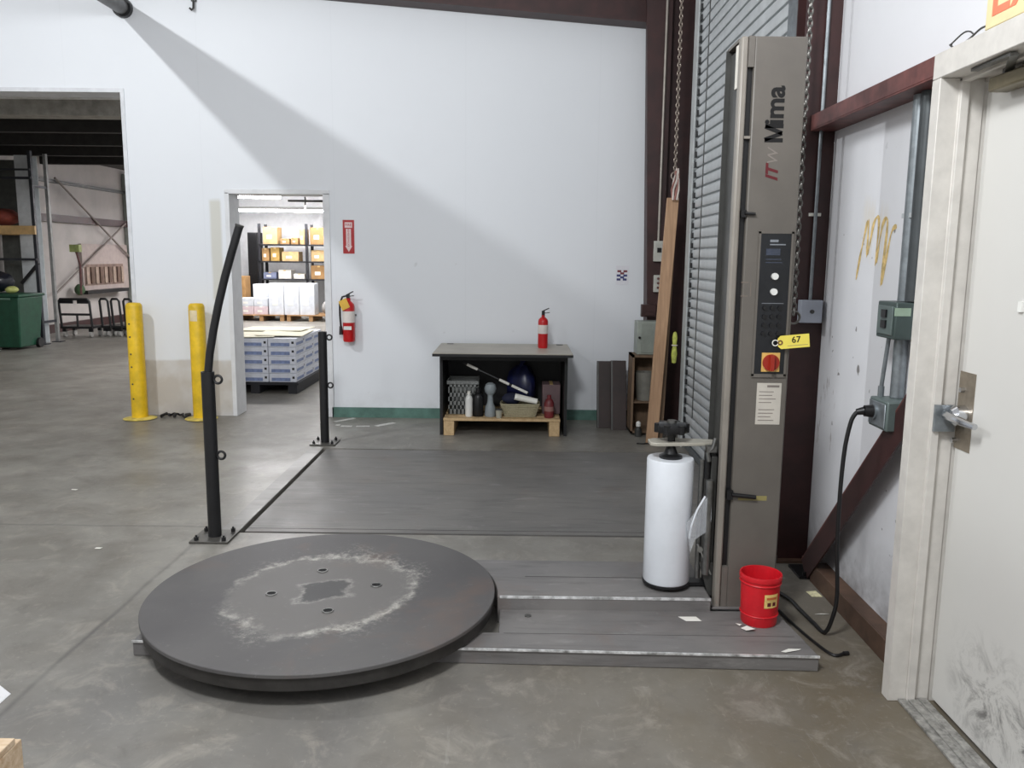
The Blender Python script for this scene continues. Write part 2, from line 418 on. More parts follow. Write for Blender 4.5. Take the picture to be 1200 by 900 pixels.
b = B(); h_section(b, 1.205, 1.54, 1.07, 1.54, 7.52, 7.74, 0, 5.2); b.build('column_shaft', MAROON, t)
b = B(); b.box(1.17, 1.55, 7.49, 7.77, 0, .015); b.build('base_plate', MAROON, t)
b = B(); b.prism([(1.085, 7.47), (1.30, 7.47), (1.30, 7.535), (1.085, 7.535)], .02, 5.2); b.v = [(x+(.12*(1-z/3.5) if x < 1.2 else 0), y, z) for x, y, z in b.v]
b.build('flange_cover', MAROON, t)
t = T('rafter', 'dark maroon roof rafter running along the top of the back wall', 'beam', (-1, 7.75, 3.8), kind='structure')
b = B(); b.prism([(1.2, 3.595), (-6.2, 4.16), (-6.2, 4.7), (1.2, 4.4)], 7.74, 7.755, 'y'); b.build('web', MAROON, t)
b = B(); b.prism([(1.2, 3.58), (-6.2, 4.145), (-6.2, 4.16), (1.2, 3.595)], 7.64, 7.849, 'y'); b.build('lower_flange', MAROON, t)
t = T('steel_column', 'dark maroon steel column between roll-up door and white wall', 'column', (1.44, 4.2, 0), kind='structure')
b = B(); b.box(1.362, 1.535, 4.13, 4.142, 0, 5.2).box(1.362, 1.535, 4.30, 4.312, 0, 5.2).box(1.445, 1.455, 4.142, 4.30, 0, 5.2).box(1.362, 1.37, 4.142, 4.18, 0, 5.2)
b.build('column_shaft', MAROON, t)
b = B(); b.box(1.33, 1.52, 4.09, 4.34, 0, .014); b.build('base_plate', RUST, t)
b = B()
for y in (4.11, 4.32):
    for x in (1.35, 1.5): b.cyl((x, y, .014), (x, y, .034), .011, n=6)
b.build('anchor_bolt', STEEL, t)
t = T('wall_girt', 'worn maroon horizontal girt above the electrical conduit', 'beam', (1.46, 3.5, 2.167), kind='structure')
b = B(); b.box(1.40, 1.408, 2.808, 4.128, 2.167, 2.235).box(1.408, XW, 2.808, 4.128, 2.228, 2.235).box(1.408, XW, 4.12, 4.128, 2.167, 2.228); b.build('girt_channel', MAROON2, t, bevel=.003)
b = B(); b.box(1.40, XW, 2.808, 4.128, 2.160, 2.167); b.build('lower_flange', MAROON2, t, bevel=.002)
b = B(); b.box(1.40, XW, 2.8055, 2.8075, 2.160, 2.236); b.build('end_plate', MAROON2, t)
t = T('diagonal_brace', 'dark maroon diagonal steel brace rising from floor behind door frame', 'beam', (1.46, 3.95, 0), kind='structure')
p0, p1 = Vector((1.47, 3.93, .03)), Vector((1.47, 2.90, 1.10)); d = (p1-p0).normalized(); nrm = Vector((1,0,0)).cross(d)
b = B(); b.beam(p0+Vector((-.03,0,0)), p1+Vector((-.03,0,0)), .008, .112, nrm); b.build('brace_leg', MAROON, t)
b = B(); c = nrm*.056
if (nrm.z < 0): c = -c
b.beam(p0+c, p1+c, .068, .008, nrm); b.build('brace_flange', MAROON2, t)
b = B(); b.box(1.40, 1.50, 3.88, 4.05, 0, .012).cyl((1.43, 3.90, .012), (1.43, 3.90, .03), .01, n=6); b.build('foot_plate', BLACK, t)
t = T('wall_sill', 'rusty brown base channel along the foot of the white wall', 'sill', (1.48, 3.4, 0), kind='structure')
b = B(); b.box(1.443, 1.449, 2.80, 3.86, 0, .092).box(1.449, XW, 2.80, 3.86, .086, .092); b.build('sill_channel', RUST, t, bevel=.002)

# roll-up door: every slat its own piece ---------------------------------
t = T('door_1', 'pale grey slatted roll-up dock door behind the wrapping machine', 'door', (1.42, 5.6, 0), kind='structure')
prof = [(1.424, 0), (1.424, .014), (1.402, .015), (1.398, .022), (1.397, .045), (1.398, .070), (1.402, .0765), (1.424, .0785), (1.430, .0785), (1.430, 0)]
sb = B(); sb.prism(prof, 0, 1, 'y')
sb.v = [(x, 4.44 if y == 0 else 6.80, z) for x, y, z in sb.v]
sm = sb.mesh('slat', W[t.name]); sm.materials.append(SLAT)
PITCH_S = .0785
for k in range(47):
    o = link('slat', sm, t, W[t.name]); o.location = (0, 0, .05+k*PITCH_S)
b = B(); b.box(1.396, 1.424, 4.44, 6.80, 0, .05); b.build('bottom_bar', GALV, t)
b = B(); b.box(1.375, 1.385, 4.335, 4.50, 0, 3.75).box(1.375, 1.45, 4.325, 4.335, 0, 3.75); b.build('door_guide', GALV, t)
b = B(); b.box(1.372, 1.382, 6.74, 6.86, 0, 3.75).box(1.372, 1.47, 6.86, 6.872, 0, 3.75); b.build('door_guide', M('pale_guide', (196, 200, 200), .4, .2, var=.06), t)
b = B(); b.cyl((1.62, 4.36, 3.98), (1.62, 6.85, 3.98), .24, n=24).box(1.40, 1.55, 4.36, 6.85, 3.74, 3.80); b.build('door_coil', SLAT, t)
# row of dark wind-lock ends along the far guide
b = B()
for k in range(46): b.box(1.383, 1.398, 6.70, 6.738, .06+k*PITCH_S, .06+k*PITCH_S+.042)
b.build('wind_lock', BLACK, t)['kind'] = 'stuff'
# strap running down the curtain
b = B(); b.box(1.3925, 1.3955, 6.44, 6.455, .3, 3.72); b.build('pull_cord', GREYD, t)

# personnel door ----------------------------------------------------------
t = T('door_2', 'off-white metal personnel door with lever handle and scuffed bottom', 'door', (1.48, 2.3, 0), kind='structure')
JX = 1.335
b = B()
# far jamb: face, reveal, stop, back return  (profile in x,y extruded in z)
def jamb(y, s, z1):
    pr = [(JX, y), (JX, y+s*.052), (JX+.012, y+s*.052), (XW, y+s*.052), (XW, y+s*.004), (1.478, y+s*.004), (1.478, y), (1.425, y), (1.425, y-s*.014), (1.398, y-s*.014), (1.398, y)]
    return B().prism(pr, 0, z1)
jamb(2.752, 1, 2.1245).build('door_jamb', FRAMEW, t, bevel=.003)
jamb(1.83, -1, 2.1245).build('door_jamb', FRAMEW, t, bevel=.003)
b = B(); b.prism([(JX, 2.125), (JX, 2.205), (XW, 2.205), (XW, 2.113), (1.478, 2.113), (1.478, 2.125), (1.425, 2.125), (1.425, 2.111), (1.398, 2.111), (1.398, 2.125)], 1.78, 2.804, 'y')
b.build('door_head', FRAMEW, t, bevel=.003)
b = B(); b.box(1.482, 1.524, 1.838, 2.738, .022, 2.104); leaf = b.build('door_leaf', door_material(), t, bevel=.002)
b = B(); b.box(1.37, 1.47, 1.83, 2.752, 0, .010).box(1.40, 1.425, 1.83, 2.752, .010, .016).box(1.44, 1.47, 1.83, 2.752, .010, .014); b.build('threshold', M('worn_aluminium', (150, 148, 144), .4, .3, var=.25, scale=40), t, bevel=.002)
b = B(); b.box(1.4795, 1.482, 2.648, 2.742, .93, 1.19); pl = b.build('latch_guard', M('brushed_plate', (150, 140, 126), .4, .7, var=.08, scale=30), leaf)
b = B(); b.lathe((1.4795, 2.70, 1.045), [(0, .045), (.02, .045), (.034, .03), (.036, 0)], 24, (-1, 0, 0))
b.cyl((1.45, 2.70, 1.045), (1.425, 2.70, 1.045), .013)
b.build('rose', CHROME, leaf)
b = B(); b.tube([(1.428, 2.712, 1.045), (1.426, 2.66, 1.043), (1.430, 2.60, 1.040), (1.440, 2.555, 1.036)], [.015, .014, .012, .010], 10); b.build('lever_handle', CHROME, leaf)
b = B(); b.cyl((1.48, 2.71, 1.13), (1.466, 2.71, 1.13), .009, n=10).cyl((1.48, 2.735, .955), (1.466, 2.735, .955), .009, n=10).box(1.43, 1.48, 2.735, 2.748, 1.01, 1.06); b.build('latch_screw', CHROME, leaf)
b = B(); b.box(1.40, 1.47, 2.728, 2.7375, .985, 1.075); b.build('strike_plate', GALV, t)
b = B(); b.box(1.415, 1.478, 2.36, 2.62, 2.055, 2.098); b.build('door_closer', M('aged_bronze', (112, 104, 84), .4, .6, var=.15), leaf, bevel=.006)
b = B(); b.beam((1.44, 2.56, 2.104), (1.36, 2.40, 2.114), .022, .008).beam((1.36, 2.40, 2.116), (1.37, 2.62, 2.12), .02, .008).cyl((1.44, 2.56, 2.09), (1.44, 2.56, 2.115), .016, n=12); b.build('closer_arm', STEEL, leaf)
b = B(); b.box(1.474, 1.482, 2.435, 2.455, 1.405, 1.435); b.build('coat_hook', WHITE, leaf)

# ---------------------------------------------------------------- neighbouring room, seen through the opening and doorway
b = B(); b.box(-9.15, -9.0, T1, 24, 0, 5.2)
S(b.build('wall_left', M('grey_liner_wall', (172, 166, 162), .6, var=.06, scale=1.5)), 'dull pinkish-grey wall of the neighbouring bay', 'wall')
b = B(); b.box(-9.0, 2.0, 22.4, 22.5, 0, 5.2)
S(b.build('wall_far', M('far_white', (222, 224, 226), .6, var=.03)), 'bright white wall far behind the stockroom shelving', 'wall')
t = T('ceiling', 'dark underside of the mezzanine beyond the large opening', 'ceiling', (-7.5, 12, 3.4), kind='structure')
b = B(); b.box(-10, -4.3, 8.1, 19.5, 3.40, 3.5); b.build('deck', M('mezzanine_underside', (66, 64, 60), .8, var=.2, scale=2), t)
for y in (9.9, 11.8, 13.2, 14.6, 16.0):
    B().box(-9, -4.3, y-.06, y+.06, 3.18, 3.40).build('joist', M('dark_joist', (40, 38, 36), .7, var=.2), t)
B().box(-9, -3.64, 8.75, 9.0, 2.93, 3.12).build('edge_beam', M('beam_grey', (140, 136, 128), .6, var=.15), t)
B().box(-9, -3.64, 8.70, 8.75, 3.085, 3.13).build('beam_lip', M('beam_lip_pale', (250, 246, 236), .6, var=.1), t)
B().box(-9, -3.64, 8.60, 8.68, 3.14, 3.4).build('header', M('dark_header', (34, 34, 34), .7, var=.2), t)
t = T('wall_girt', 'dark girt on the grey wall of the neighbouring bay', 'beam', (-8.96, 16, 2.2), kind='structure')
B().box(-8.999, -8.90, 14.9, 22.3, 2.12, 2.26).build('girt_channel', MAROON, t)
B().box(-8.999, -8.92, 14.9, 22.3, 0.0, .16).build('base_channel', MAROON, t)
B().box(-8.999, -8.92, 14.9, 22.3, 2.86, 2.92).build('eave_pipe', GREYD, t)
t = T('wall_brace', 'thin crossed rod braces on the neighbouring bay wall', 'brace', (-8.95, 17, 0), kind='structure')
B().cyl((-8.88, 16.2, 2.95), (-8.88, 19.6, 1.2), .02, n=8).build('rod', M('rod_grey', (128, 118, 112), .6, var=.1), t)
B().cyl((-8.88, 15.95, .75), (-8.88, 19.0, 2.2), .02, n=8).build('rod', M('rod_grey', (128, 118, 112)), t)
t = T('steel_column', 'pale painted column standing behind the storage rack', 'column', (-8.2, 14.1, 0), kind='structure')
B().box(-8.33, -8.07, 14.0, 14.012, 0, 3.12).box(-8.33, -8.07, 14.2, 14.212, 0, 3.12).box(-8.205, -8.195, 14.012, 14.2, 0, 3.12).build('column_shaft', M('pale_column', (214, 218, 220), .5, var=.05), t)
t = T('steel_column', 'grey steel post at the right edge of the large opening view', 'column', (-8.9, 19.2, 0), kind='structure')
B().box(-8.99, -8.80, 19.15, 19.32, 0, 3.3).build('column_shaft', M('green_grey_post', (132, 136, 130), .5, var=.08), t, bevel=.01)

# ceiling lamps of the stockroom
TUBE = M('lit_tube', (255, 252, 255), .3, var=.0, emit=60.)
def tube_lamp(x0, x1, y, z, label):
    t = T('tube_light', label, 'light', ((x0+x1)/2, y, z), 'stockroom tube lights')
    B().prism([(y-.09, z+.05), (y-.04, z+.11), (y+.04, z+.11), (y+.09, z+.05), (y+.085, z+.045), (y-.085, z+.045)], x0, x1, 'x').build('reflector', WHITE, t)
    for dy in (-.045, .045): B().cyl((x0+.03, y+dy, z+.015), (x1-.03, y+dy, z+.015), .022, n=10).build('tube', TUBE, t)
    for xe in (x0+.3, x1-.3): B().cyl((xe, y, z+.11), (xe, y, 5.2), .006, n=6).build('hanger_rod', GREYD, t)
tube_lamp(-7.4, -4.2, 20.6, 2.58, 'long lit tube light nearest the shelving in the stockroom')
tube_lamp(-6.9, -5.05, 18.0, 2.73, 'shorter lit tube light higher up in the stockroom')
for x, y, z, w in ((-5.2, 18.6, 2.62, 150), (-3.0, 12.5, 3.6, 200), (-4.58, 10.6, 3.02, 12)):  # area lights added to brighten stockroom and bay, two under unseen fixtures
    L = bpy.data.lights.new('stockroom_fill', 'AREA'); L.shape = 'RECTANGLE'; L.size = 2.4 if w > 20 else .4; L.size_y = .25; L.energy = w; L.color = (1, .98, .98)
    lo = bpy.data.objects.new('stockroom_fill', L); COL.objects.link(lo); lo.location = (x, y, z)
t = T('tube_light', 'unseen tube light added to brighten the stockroom beyond the doorway', 'light', (-3.0, 12.5, 3.65), 'stockroom tube lights')  # out-of-view fixture, added along with its area light
B().box(-4.2, -1.8, 12.4, 12.6, 3.62, 3.70).build('reflector', WHITE, t); B().cyl((-4.15, 12.5, 3.615), (-1.85, 12.5, 3.615), .012, n=8).build('tube', TUBE, t)
for xe in (-3.8, -2.2): B().cyl((xe, 12.5, 3.70), (xe, 12.5, 5.2), .006, n=6).build('hanger_rod', GREYD, t)
t = T('tube_light', 'unseen tube light added to brighten the bay behind the back wall', 'light', (-4.67, 10.6, 3.05), 'stockroom tube lights')  # added fixture kept hidden behind the wall, lifts the dim bay
B().box(-4.80, -4.36, 10.52, 10.68, 3.05, 3.09).build('reflector', WHITE, t); B().cyl((-4.78, 10.6, 3.042), (-4.4, 10.6, 3.042), .012, n=8).build('tube', TUBE, t)
for xe in (-4.75, -4.45): B().cyl((xe, 10.6, 3.09), (xe, 10.6, 3.40), .006, n=6).build('hanger_rod', GREYD, t)
t = T('ceiling_pipe', 'dark conduit pipe running above the stockroom lights', 'pipe', (-5, 18.6, 2.9))
B().cyl((-5.1, 18.7, 2.72), (-3.6, 18.7, 2.72), .025, n=8).build('pipe_run', GREYD, t)
B().cyl((-4.72, 18.7, 2.5), (-4.72, 18.7, 3.2), .02, n=8).build('drop_pipe', GREYD, t)
B().box(-4.82, -4.62, 18.62, 18.78, 2.82, 2.9).build('bracket', GREYD, t)

t = T('roof_purlins', 'dark steel roof purlins that carry the lamps and pipes', 'beam', (-6, 5, 5.2), kind='structure')
for y in (-.8, .9, 2.0, 4.35, 5.6, 10.6, 12.5, 18.0, 20.6): B().box(-14, 1.6, y-.03, y+.03, 5.2, 5.4).build('purlin', MAROON, t)
# ================================================================== HALL LAMPS (above the frame)
def high_bay(x, y, z, w, rad, label):
    t = T('high_bay_lamp', label, 'lamp', (x, y, z+.02), 'high bay lamps of the hall')
    B().lathe((x, y, z), [(.20, -.02), (.19, .06), (.12, .16), (.06, .20), (.0, .20), (.0, .185), (.05, .185), (.11, .145), (.175, .055), (.185, -.02)], 24).build('shade', GALV, t)
    B().lathe((x, y, z), [(0, .22), (.06, .22), (.06, .36), (0, .36)], 16).build('ballast_housing', GREYD, t)
    B().cyl((x, y, z+.36), (x, y, 5.2), .008, n=8).build('hanger_rod', STEEL, t)
    L = bpy.data.lights.new('high_bay_bulb', 'POINT'); L.energy = w; L.shadow_soft_size = rad; L.color = (.96, .985, 1.0)
    lo = bpy.data.objects.new('high_bay_bulb', L); COL.objects.link(lo); lo.location = (x, y, z-.06-rad)
for (x, y, z, w, rad), lab in zip(HIGH_BAYS, ('high bay lamp hanging near the ceiling pipe by the back wall', 'high bay lamp hanging above the turntable', 'unseen high bay lamp added over the hall front for ambient light')):
    high_bay(x, y, z, w, rad, lab)
t = T('ceiling_pipe', 'grey overhead pipe meeting the white wall above the large opening', 'pipe', (-3.57, 7.8, 3.72))
B().cyl((-3.57, YB, 3.72), (-3.57, .2, 3.72), .062, n=20).build('pipe_run', M('overhead_grey', (120, 120, 120), .5, .3, var=.1), t)
B().cyl((-3.57, YB, 3.72), (-3.57, YB-.05, 3.72), .085, n=20).build('wall_flange', BLACK, t)
for y in (0.9, 2.0): B().cyl((-3.57, y, 3.78), (-3.57, y, 5.2), .006, n=6).build('hanger_rod', STEEL, t)
t = T('hanging_hook', 'small metal hook on the white wall near the ceiling', 'hook', (-2.93, 7.84, 3.74))
B().box(-2.95, -2.91, YB-.03, YB, 3.78, 3.95).build('bracket', GREYD, t)
B().tube([(-2.93, 7.83, 3.80), (-2.93, 7.82, 3.72), (-2.94, 7.80, 3.70), (-2.955, 7.79, 3.715)], .01, 8).build('hook', GREYD, t)

# ================================================================== DOCK LEVELLER
t = T('dock_leveler', 'dark steel dock leveler plate set flush in the floor', 'dock leveler', (0, 5.5, 0))
PLATE = plate_material('leveler_steel', (104, 102, 100), (124, 121, 117), .18, .45)
b = B(); b.box(PX0+.03, PX1-.01, PY0+.03, PY1-.028, -.012, -.001); b.build('deck_plate', PLATE, t)
b = B(); b.box(PX0-.105, PX0-.002, PY0-.01, PY1+.01, -.02, .003); b.build('curb_angle', plate_material('curb_steel', (112, 110, 106), (132, 130, 126), .1, .35), t)
b = B(); b.box(PX0+.03, PX1-.01, PY0+.085, PY0+.089, -.004, .0002); b.build('hinge_seam', GREYD, t)

# ================================================================== STRETCH WRAPPER
CX, CY, R, ZT = -.808, 3.352, .726, .135
t = T('stretch_wrapper', 'pallet stretch wrapping machine with round steel turntable and tall grey mast', 'wrapping machine', (CX, CY, 0))
BASEM = plate_material('base_steel', (104, 102, 102), (126, 123, 121), .2, .4)
EDGE = M('bright_worn_edge', (196, 195, 192), .35, .3, var=.35, scale=26)
# front beam and deck
b = B(); b.prism([(-1.478, 3.012), (1.162, 2.955), (1.150, 3.10), (1.120, 3.36), (-.06, 3.345), (-.06, 3.125), (-1.478, 3.15)], 0, .062)
fb = b.build('base_deck', BASEM, t, bevel=.004)
b = B(); b.beam((-1.478, 3.0085, .0615), (1.162, 2.9515, .0615), .006, .008); b.build('worn_edge', EDGE, fb)
b = B(); b.box(-.04, 1.12, 3.118, 3.121, .058, .0624); b.build('plate_seam', GREYD, fb)
b = B()
for x, y in ((0.06, 3.28),): b.cyl((x, y, .06), (x, y, .066), .014, n=12)
b.build('deck_bolt', STEEL, fb)
# rear beam ends in an arc that follows the turntable
arc = []
for i in range(9):
    y = 3.345+(3.775-3.345)*i/8; arc.append((CX+math.sqrt((R+.012)**2-(y-CY)**2), y))
b = B(); b.prism([(.838, 3.345), (.838, 3.775)]+arc[::-1], 0, .120); rb = b.build('rear_beam', BASEM, t, bevel=.004)
b = B(); b.box(arc[0][0]+.01, .838, 3.3425, 3.350, .112, .1218); b.build('worn_edge', EDGE, rb)
b = B(); b.box(.05, .838, 3.568, 3.573, .1185, .1208); b.build('plate_seam', GREYD, rb)
# hub drum under the disc
b = B(); b.lathe((CX, CY, 0), [(0, 0), (.34, 0), (.34, .07), (0, .07)], 48); b.build('drive_drum', BLACK, t)
# disc
b = B(); b.lathe((CX, CY, 0), [(0, .118), (R-.03, .118), (R-.03, .072), (R-.012, .072), (R-.012, .119), (R, .121), (R, ZT-.002), (R-.002, ZT), (0, ZT)], 128)
tt = b.build('turntable', turntable_material(), t)
b = B(); b.lathe((CX, CY, 0), [(R-.028, .07), (R-.009, .07), (R-.009, .121), (R-.028, .121)], 128); b.build('skirt_ring', M('skirt_steel', (52, 50, 48), .5, .3, var=.2), tt)
for x, y in ((-.867, 3.569), (-.597, 3.41), (-.747, 3.143), (-1.022, 3.305)):
    b = B(); b.lathe((x, y, ZT), [(.022, .0), (.02, .003), (.013, .003), (.012, .0005), (0, .0005)], 16)
    b.build('bolt_recess', DARK, tt)
    b = B(); b.ring((x, y, ZT+.002), (0, 0, 1), .021, .003, 20, 6); b.build('bolt_rim', STEEL, tt)
# mast: channel body, rounded light edge, slot, control panel
MX0, MX1, MY0, MY1, MZ0, MZ1 = .860, 1.118, 3.38, 3.61, .062, 2.405
b = B()
b.box(MX0+.052, MX1, MY0, MY1, MZ0, MZ1)
mast = b.build('mast', TAN, t, bevel=.006)
b = B(); b.box(MX0, MX0+.028, MY0, MY0+.05, MZ0, MZ1); b.build('rail_edge', TAND, mast, bevel=.008)
b = B(); b.box(MX0+.03, MX0+.052, MY0+.022, MY0+.2, MZ0, MZ1-.02); b.build('slot_lining', BLACK, mast)
for z0_, z1_ in ((2.29, MZ1), (MZ0, .25)): B().box(MX0+.028, MX0+.052, MY0, MY0+.022, z0_, z1_).build('slot_cap', TAN, mast)
b = B(); b.box(MX0+.028, MX0+.052, MY0+.002, MY0+.022, 2.02, 2.03); b.build('slot_bridge', TAND, mast)
b = B(); b.box(MX0+.012, MX0+.03, MY0+.05, MY1-.025, MZ0, MZ1-.03); b.build('carriage_track', GREYD, mast)
b = B(); b.box(MX0, MX0+.05, MY1-.022, MY1, MZ0, MZ1-.005).box(MX0-.008, MX0, MY1-.022, MY1-.016, MZ0, MZ1-.01); b.build('rear_rail', GREYD, mast)
b = B(); b.box(MX0, MX0+.052, MY0+.05, MY1, MZ1-.012, MZ1); b.build('mast_cap', TAN, mast)
b = B(); b.cyl((MX0+.015, MY0+.075, 2.33), (MX0+.034, MY0+.075, 2.33), .035, n=24).box(MX0+.002, MX0+.012, MY0+.055, MY0+.09, 2.22, 2.385); b.build('top_sprocket', M('pale_nylon', (222, 218, 208), .4, var=.04), mast)
b = B(); b.box(MX0+.026, MX0+.031, MY0+.06, MY0+.068, .3, 2.35); b.build('lift_chain', STEEL, mast)
b = B(); b.box(MX0+.03, MX0+.05, MY0-.006, MY0+.02, 1.715, 1.745).cyl((MX0+.045, MY0-.01, 1.73), (MX0+.085, MY0-.01, 1.728), .006, n=8); b.build('limit_switch', BLACKP, mast)
b = B(); b.box(MX0+.03, MX0+.055, MY0-.012, MY0+.02, .55, .59).cyl((MX0+.05, MY0-.012, .572), (MX0+.15, MY0-.012, .562), .009, n=10); b.build('limit_switch', BLACKP, mast)
b = B(); b.box(MX0+.08, MX0+.2, MY0-.0006, MY0, .545, .565); b.build('smear', M('yellowish_smear', (142, 132, 84), .6, var=.1), mast)
# control panel
b = B(); b.box(.974, 1.098, MY0-.004, MY0+.001, 1.083, 1.652); pan = b.build('control_panel', M('panel_black', (26, 28, 32), .3, var=.1), mast)
b = B()
for x0, x1, z0, z1 in ((.966, .975, 1.075, 1.66), (1.097, 1.106, 1.075, 1.66), (.966, 1.106, 1.652, 1.661), (.966, 1.106, 1.070, 1.084)): b.box(x0, x1, MY0-.006, MY0+.001, z0, z1)
b.build('panel_bezel', TAN, mast)
PY = MY0-.004
b = B(); b.box(1.012, 1.045, PY-.0015, PY, 1.618, 1.628).box(1.012, 1.075, PY-.0015, PY, 1.606, 1.611); b.build('panel_print', M('panel_print_grey', (120, 124, 130), .5, var=.1), pan)
b = B(); b.box(.998, 1.055, PY-.0015, PY, 1.566, 1.592).box(.998, 1.06, PY-.0015, PY, 1.548, 1.552).box(.998, 1.065, PY-.0015, PY, 1.535, 1.539); b.build('display_window', M('display_blue_grey', (58, 64, 78), .2, var=.1), pan)
for x, z, m_ in ((1.037, 1.482, WHITE), (1.036, 1.420, WHITE)):
    B().cyl((x, PY, z), (x, PY-.014, z), .0135, n=16).build('push_button', m_, pan)
for i, z in enumerate((1.355, 1.32, 1.285, 1.25)):
    for j, x in enumerate((1.005, 1.035, 1.065)):
        B().cyl((x, PY, z), (x, PY-.008, z), .009, n=12).build('knob', BLACKP, pan)
b = B(); b.box(.992, 1.08, PY-.001, PY, 1.372, 1.3745); b.build('panel_line', M('panel_print_grey'), pan)
b = B(); b.box(1.004, 1.078, PY-.004, PY, 1.094, 1.172); sw = b.build('main_switch_plate', M('switch_yellow', (214, 172, 96), .45, var=.05), pan)
b = B(); b.cyl((1.041, PY-.004, 1.132), (1.041, PY-.012, 1.132), .034, n=28).box(1.033, 1.049, PY-.03, PY-.012, 1.10, 1.164); b.build('main_switch_knob', M('switch_red', (150, 40, 24), .4, var=.08), sw)
# lettering that runs up the mast
text('ima', .104, (1.004, MY0-.0006, 2.146), (0, 0, 1), (-1, 0, 0), 'brand_lettering', INK, mast, bold=.0030)
LX0, LX1, LZ0, LZ1 = .968, 1.040, 2.006, 2.076       # the capital M, reading upwards
b = B(); y_ = MY0-.0004
for p_, q_ in (((LX1, LZ0+.008), (LX0, LZ0+.008)), ((LX1, LZ1-.008), (LX0, LZ1-.008)), ((LX0, LZ0+.010), (LX1-.004, (LZ0+LZ1)/2)), ((LX0, LZ1-.010), (LX1-.004, (LZ0+LZ1)/2))):
    b.beam((p_[0], y_, p_[1]), (q_[0], y_, q_[1]), .016, .0008, (0, 1, 0))
b.build('brand_lettering', INK, mast)
text('IT', .066, (1.006, MY0-.0006, 1.885), (0, 0, 1), (-1, 0, 0), 'brand_lettering', INKR, mast, bold=.0022, shear=.3)
text('W', .06, (1.006, MY0-.0006, 1.95), (0, 0, 1), (-1, 0, 0), 'brand_lettering', INKG, mast, bold=.0, shear=.2)
# instruction labels
b = B(); b.box(.993, 1.094, MY0-.0008, MY0, .872, 1.046); lab = b.build('instruction_label', M('label_paper', (196, 190, 180), .6, var=.04), mast)
b = B()
for z, w in ((1.028, .05),): b.box(1.035, 1.035+w, MY0-.0014, MY0-.0006, z, z+.009)
for k in range(9):
    z = 1.008-k*.015
    if k != 4: b.box(1.003, 1.003+random.uniform(.05, .08), MY0-.0014, MY0-.0006, z, z+.003)
b.build('label_print', INKG, lab)
b = B(); b.box(.905, .935, MY0-.0006, MY0, 1.455, 1.458).box(.905, .935, MY0-.0006, MY0, 1.40, 1.403).box(.944, .946, MY0-.0006, MY0, 1.40, 1.458); b.build('worn_sticker', M('sticker_rim', (132, 118, 108), .6, var=.06), mast)
b = B(); b.box(MX0-.01, MX1+.02, MY0-.012, MY1+.03, .062, .072); b.build('mast_foot', BASEM, t, bevel=.002)

# film carriage on the left of the mast
RX, RY = .672, 3.50
ca = B().box(.835, .862, 3.44, 3.58, .17, .72).build('film_carriage', GREYD, t, bevel=.004)
B().prism([(.575, 3.46), (.60, 3.445), (.86, 3.47), (.86, 3.535), (.70, 3.56), (.60, 3.55), (.575, 3.53)], .757, .772).build('top_arm', M('arm_cream', (176, 172, 160), .4, .2, var=.06), ca, bevel=.003)
B().cyl((RX, RY, .70), (RX, RY, .80), .017, n=16).lathe((RX, RY, .695), [(.05, 0), (.05, .012), (.03, .022), (.02, .05)], 24).build('core_spindle', BLACKP, ca)
kb = B().lathe((RX, RY, .79), [(.0, 0), (.02, .0), (.022, .018), (.066, .022), (.07, .03), (.068, .05), (.058, .058), (.0, .062)], 24)
for i in range(6):
    a = i*math.pi/3; kb.cyl((RX+.062*math.cos(a), RY+.062*math.sin(a), .81), (RX+.062*math.cos(a), RY+.062*math.sin(a), .848), .014, n=10)
kb.build('clamp_knob', BLACKP, ca)
B().cyl((RX, RY, .85), (RX, RY, .862), .02, n=14).build('knob_cap', STEEL, ca)
B().lathe((RX, RY, .0), [(0, .128), (.09, .128), (.104, .136), (.104, .146), (0, .146)], 32).box(RX, .86, 3.47, 3.53, .128, .142).build('roll_seat', BLACKP, ca)
B().tube([(.845, 3.43, .80), (.835, 3.425, .76), (.815, 3.43, .735), (.822, 3.425, .70)], .009, 8).box(.81, .85, 3.42, 3.46, .74, .765).build('clamp_lever', STEEL, ca)
B().cyl((.822, 3.45, .62), (.822, 3.45, .735), .014, n=12).build('pivot_pin', BLACKP, ca)
B().cyl((.828, 3.425, .20), (.828, 3.425, .62), .016, n=16).build('tension_roller', STEEL, ca)
B().cyl((.80, 3.46, .17), (.80, 3.46, .70), .012, n=14).build('tension_roller', STEEL, ca)
B().prism([(.80, .25), (.86, .25), (.86, .10), (.845, .10)], 3.43, 3.436, 'y').build('gusset', GREYD, ca)
B().beam((.79, 3.43, .33), (.85, 3.425, .20), .02, .006).cyl((.80, 3.42, .31), (.80, 3.435, .31), .012, n=10).build('film_guide', M('guide_grey', (128, 128, 124), .4, .4, var=.1), ca)

t = T('film_roll', 'white roll of stretch film standing on the machine carriage', 'film roll', (RX, RY, .146))
B().lathe((RX, RY, 0), [(.042, .146), (.098, .146), (.101, .152), (.101, .69), (.098, .697), (.042, .697)], 48).build('film', FILM, t)
B().lathe((RX, RY, 0), [(.036, .147), (.042, .147), (.042, .70), (.036, .70), (.036, .147)], 32).build('core', CARD, t)
n = NT('loose_film'); n.base((226, 230, 236)); n.rough(.15); n.l(n.ramp(n.noise(6), [(.3, .2), (.7, .3)]), n.p.inputs['Alpha'])
B().prism([(.735, .43), (.80, .53), (.835, .56), (.84, .45), (.83, .40), (.775, .36), (.755, .30)], 3.412, 3.4126, 'y').build('film_tail', n.m, t)
B().tube([(.752, 3.425, .36), (.757, 3.415, .42), (.778, 3.412, .49), (.81, 3.414, .55)], .005, 6).build('film_fold', FILM, t)

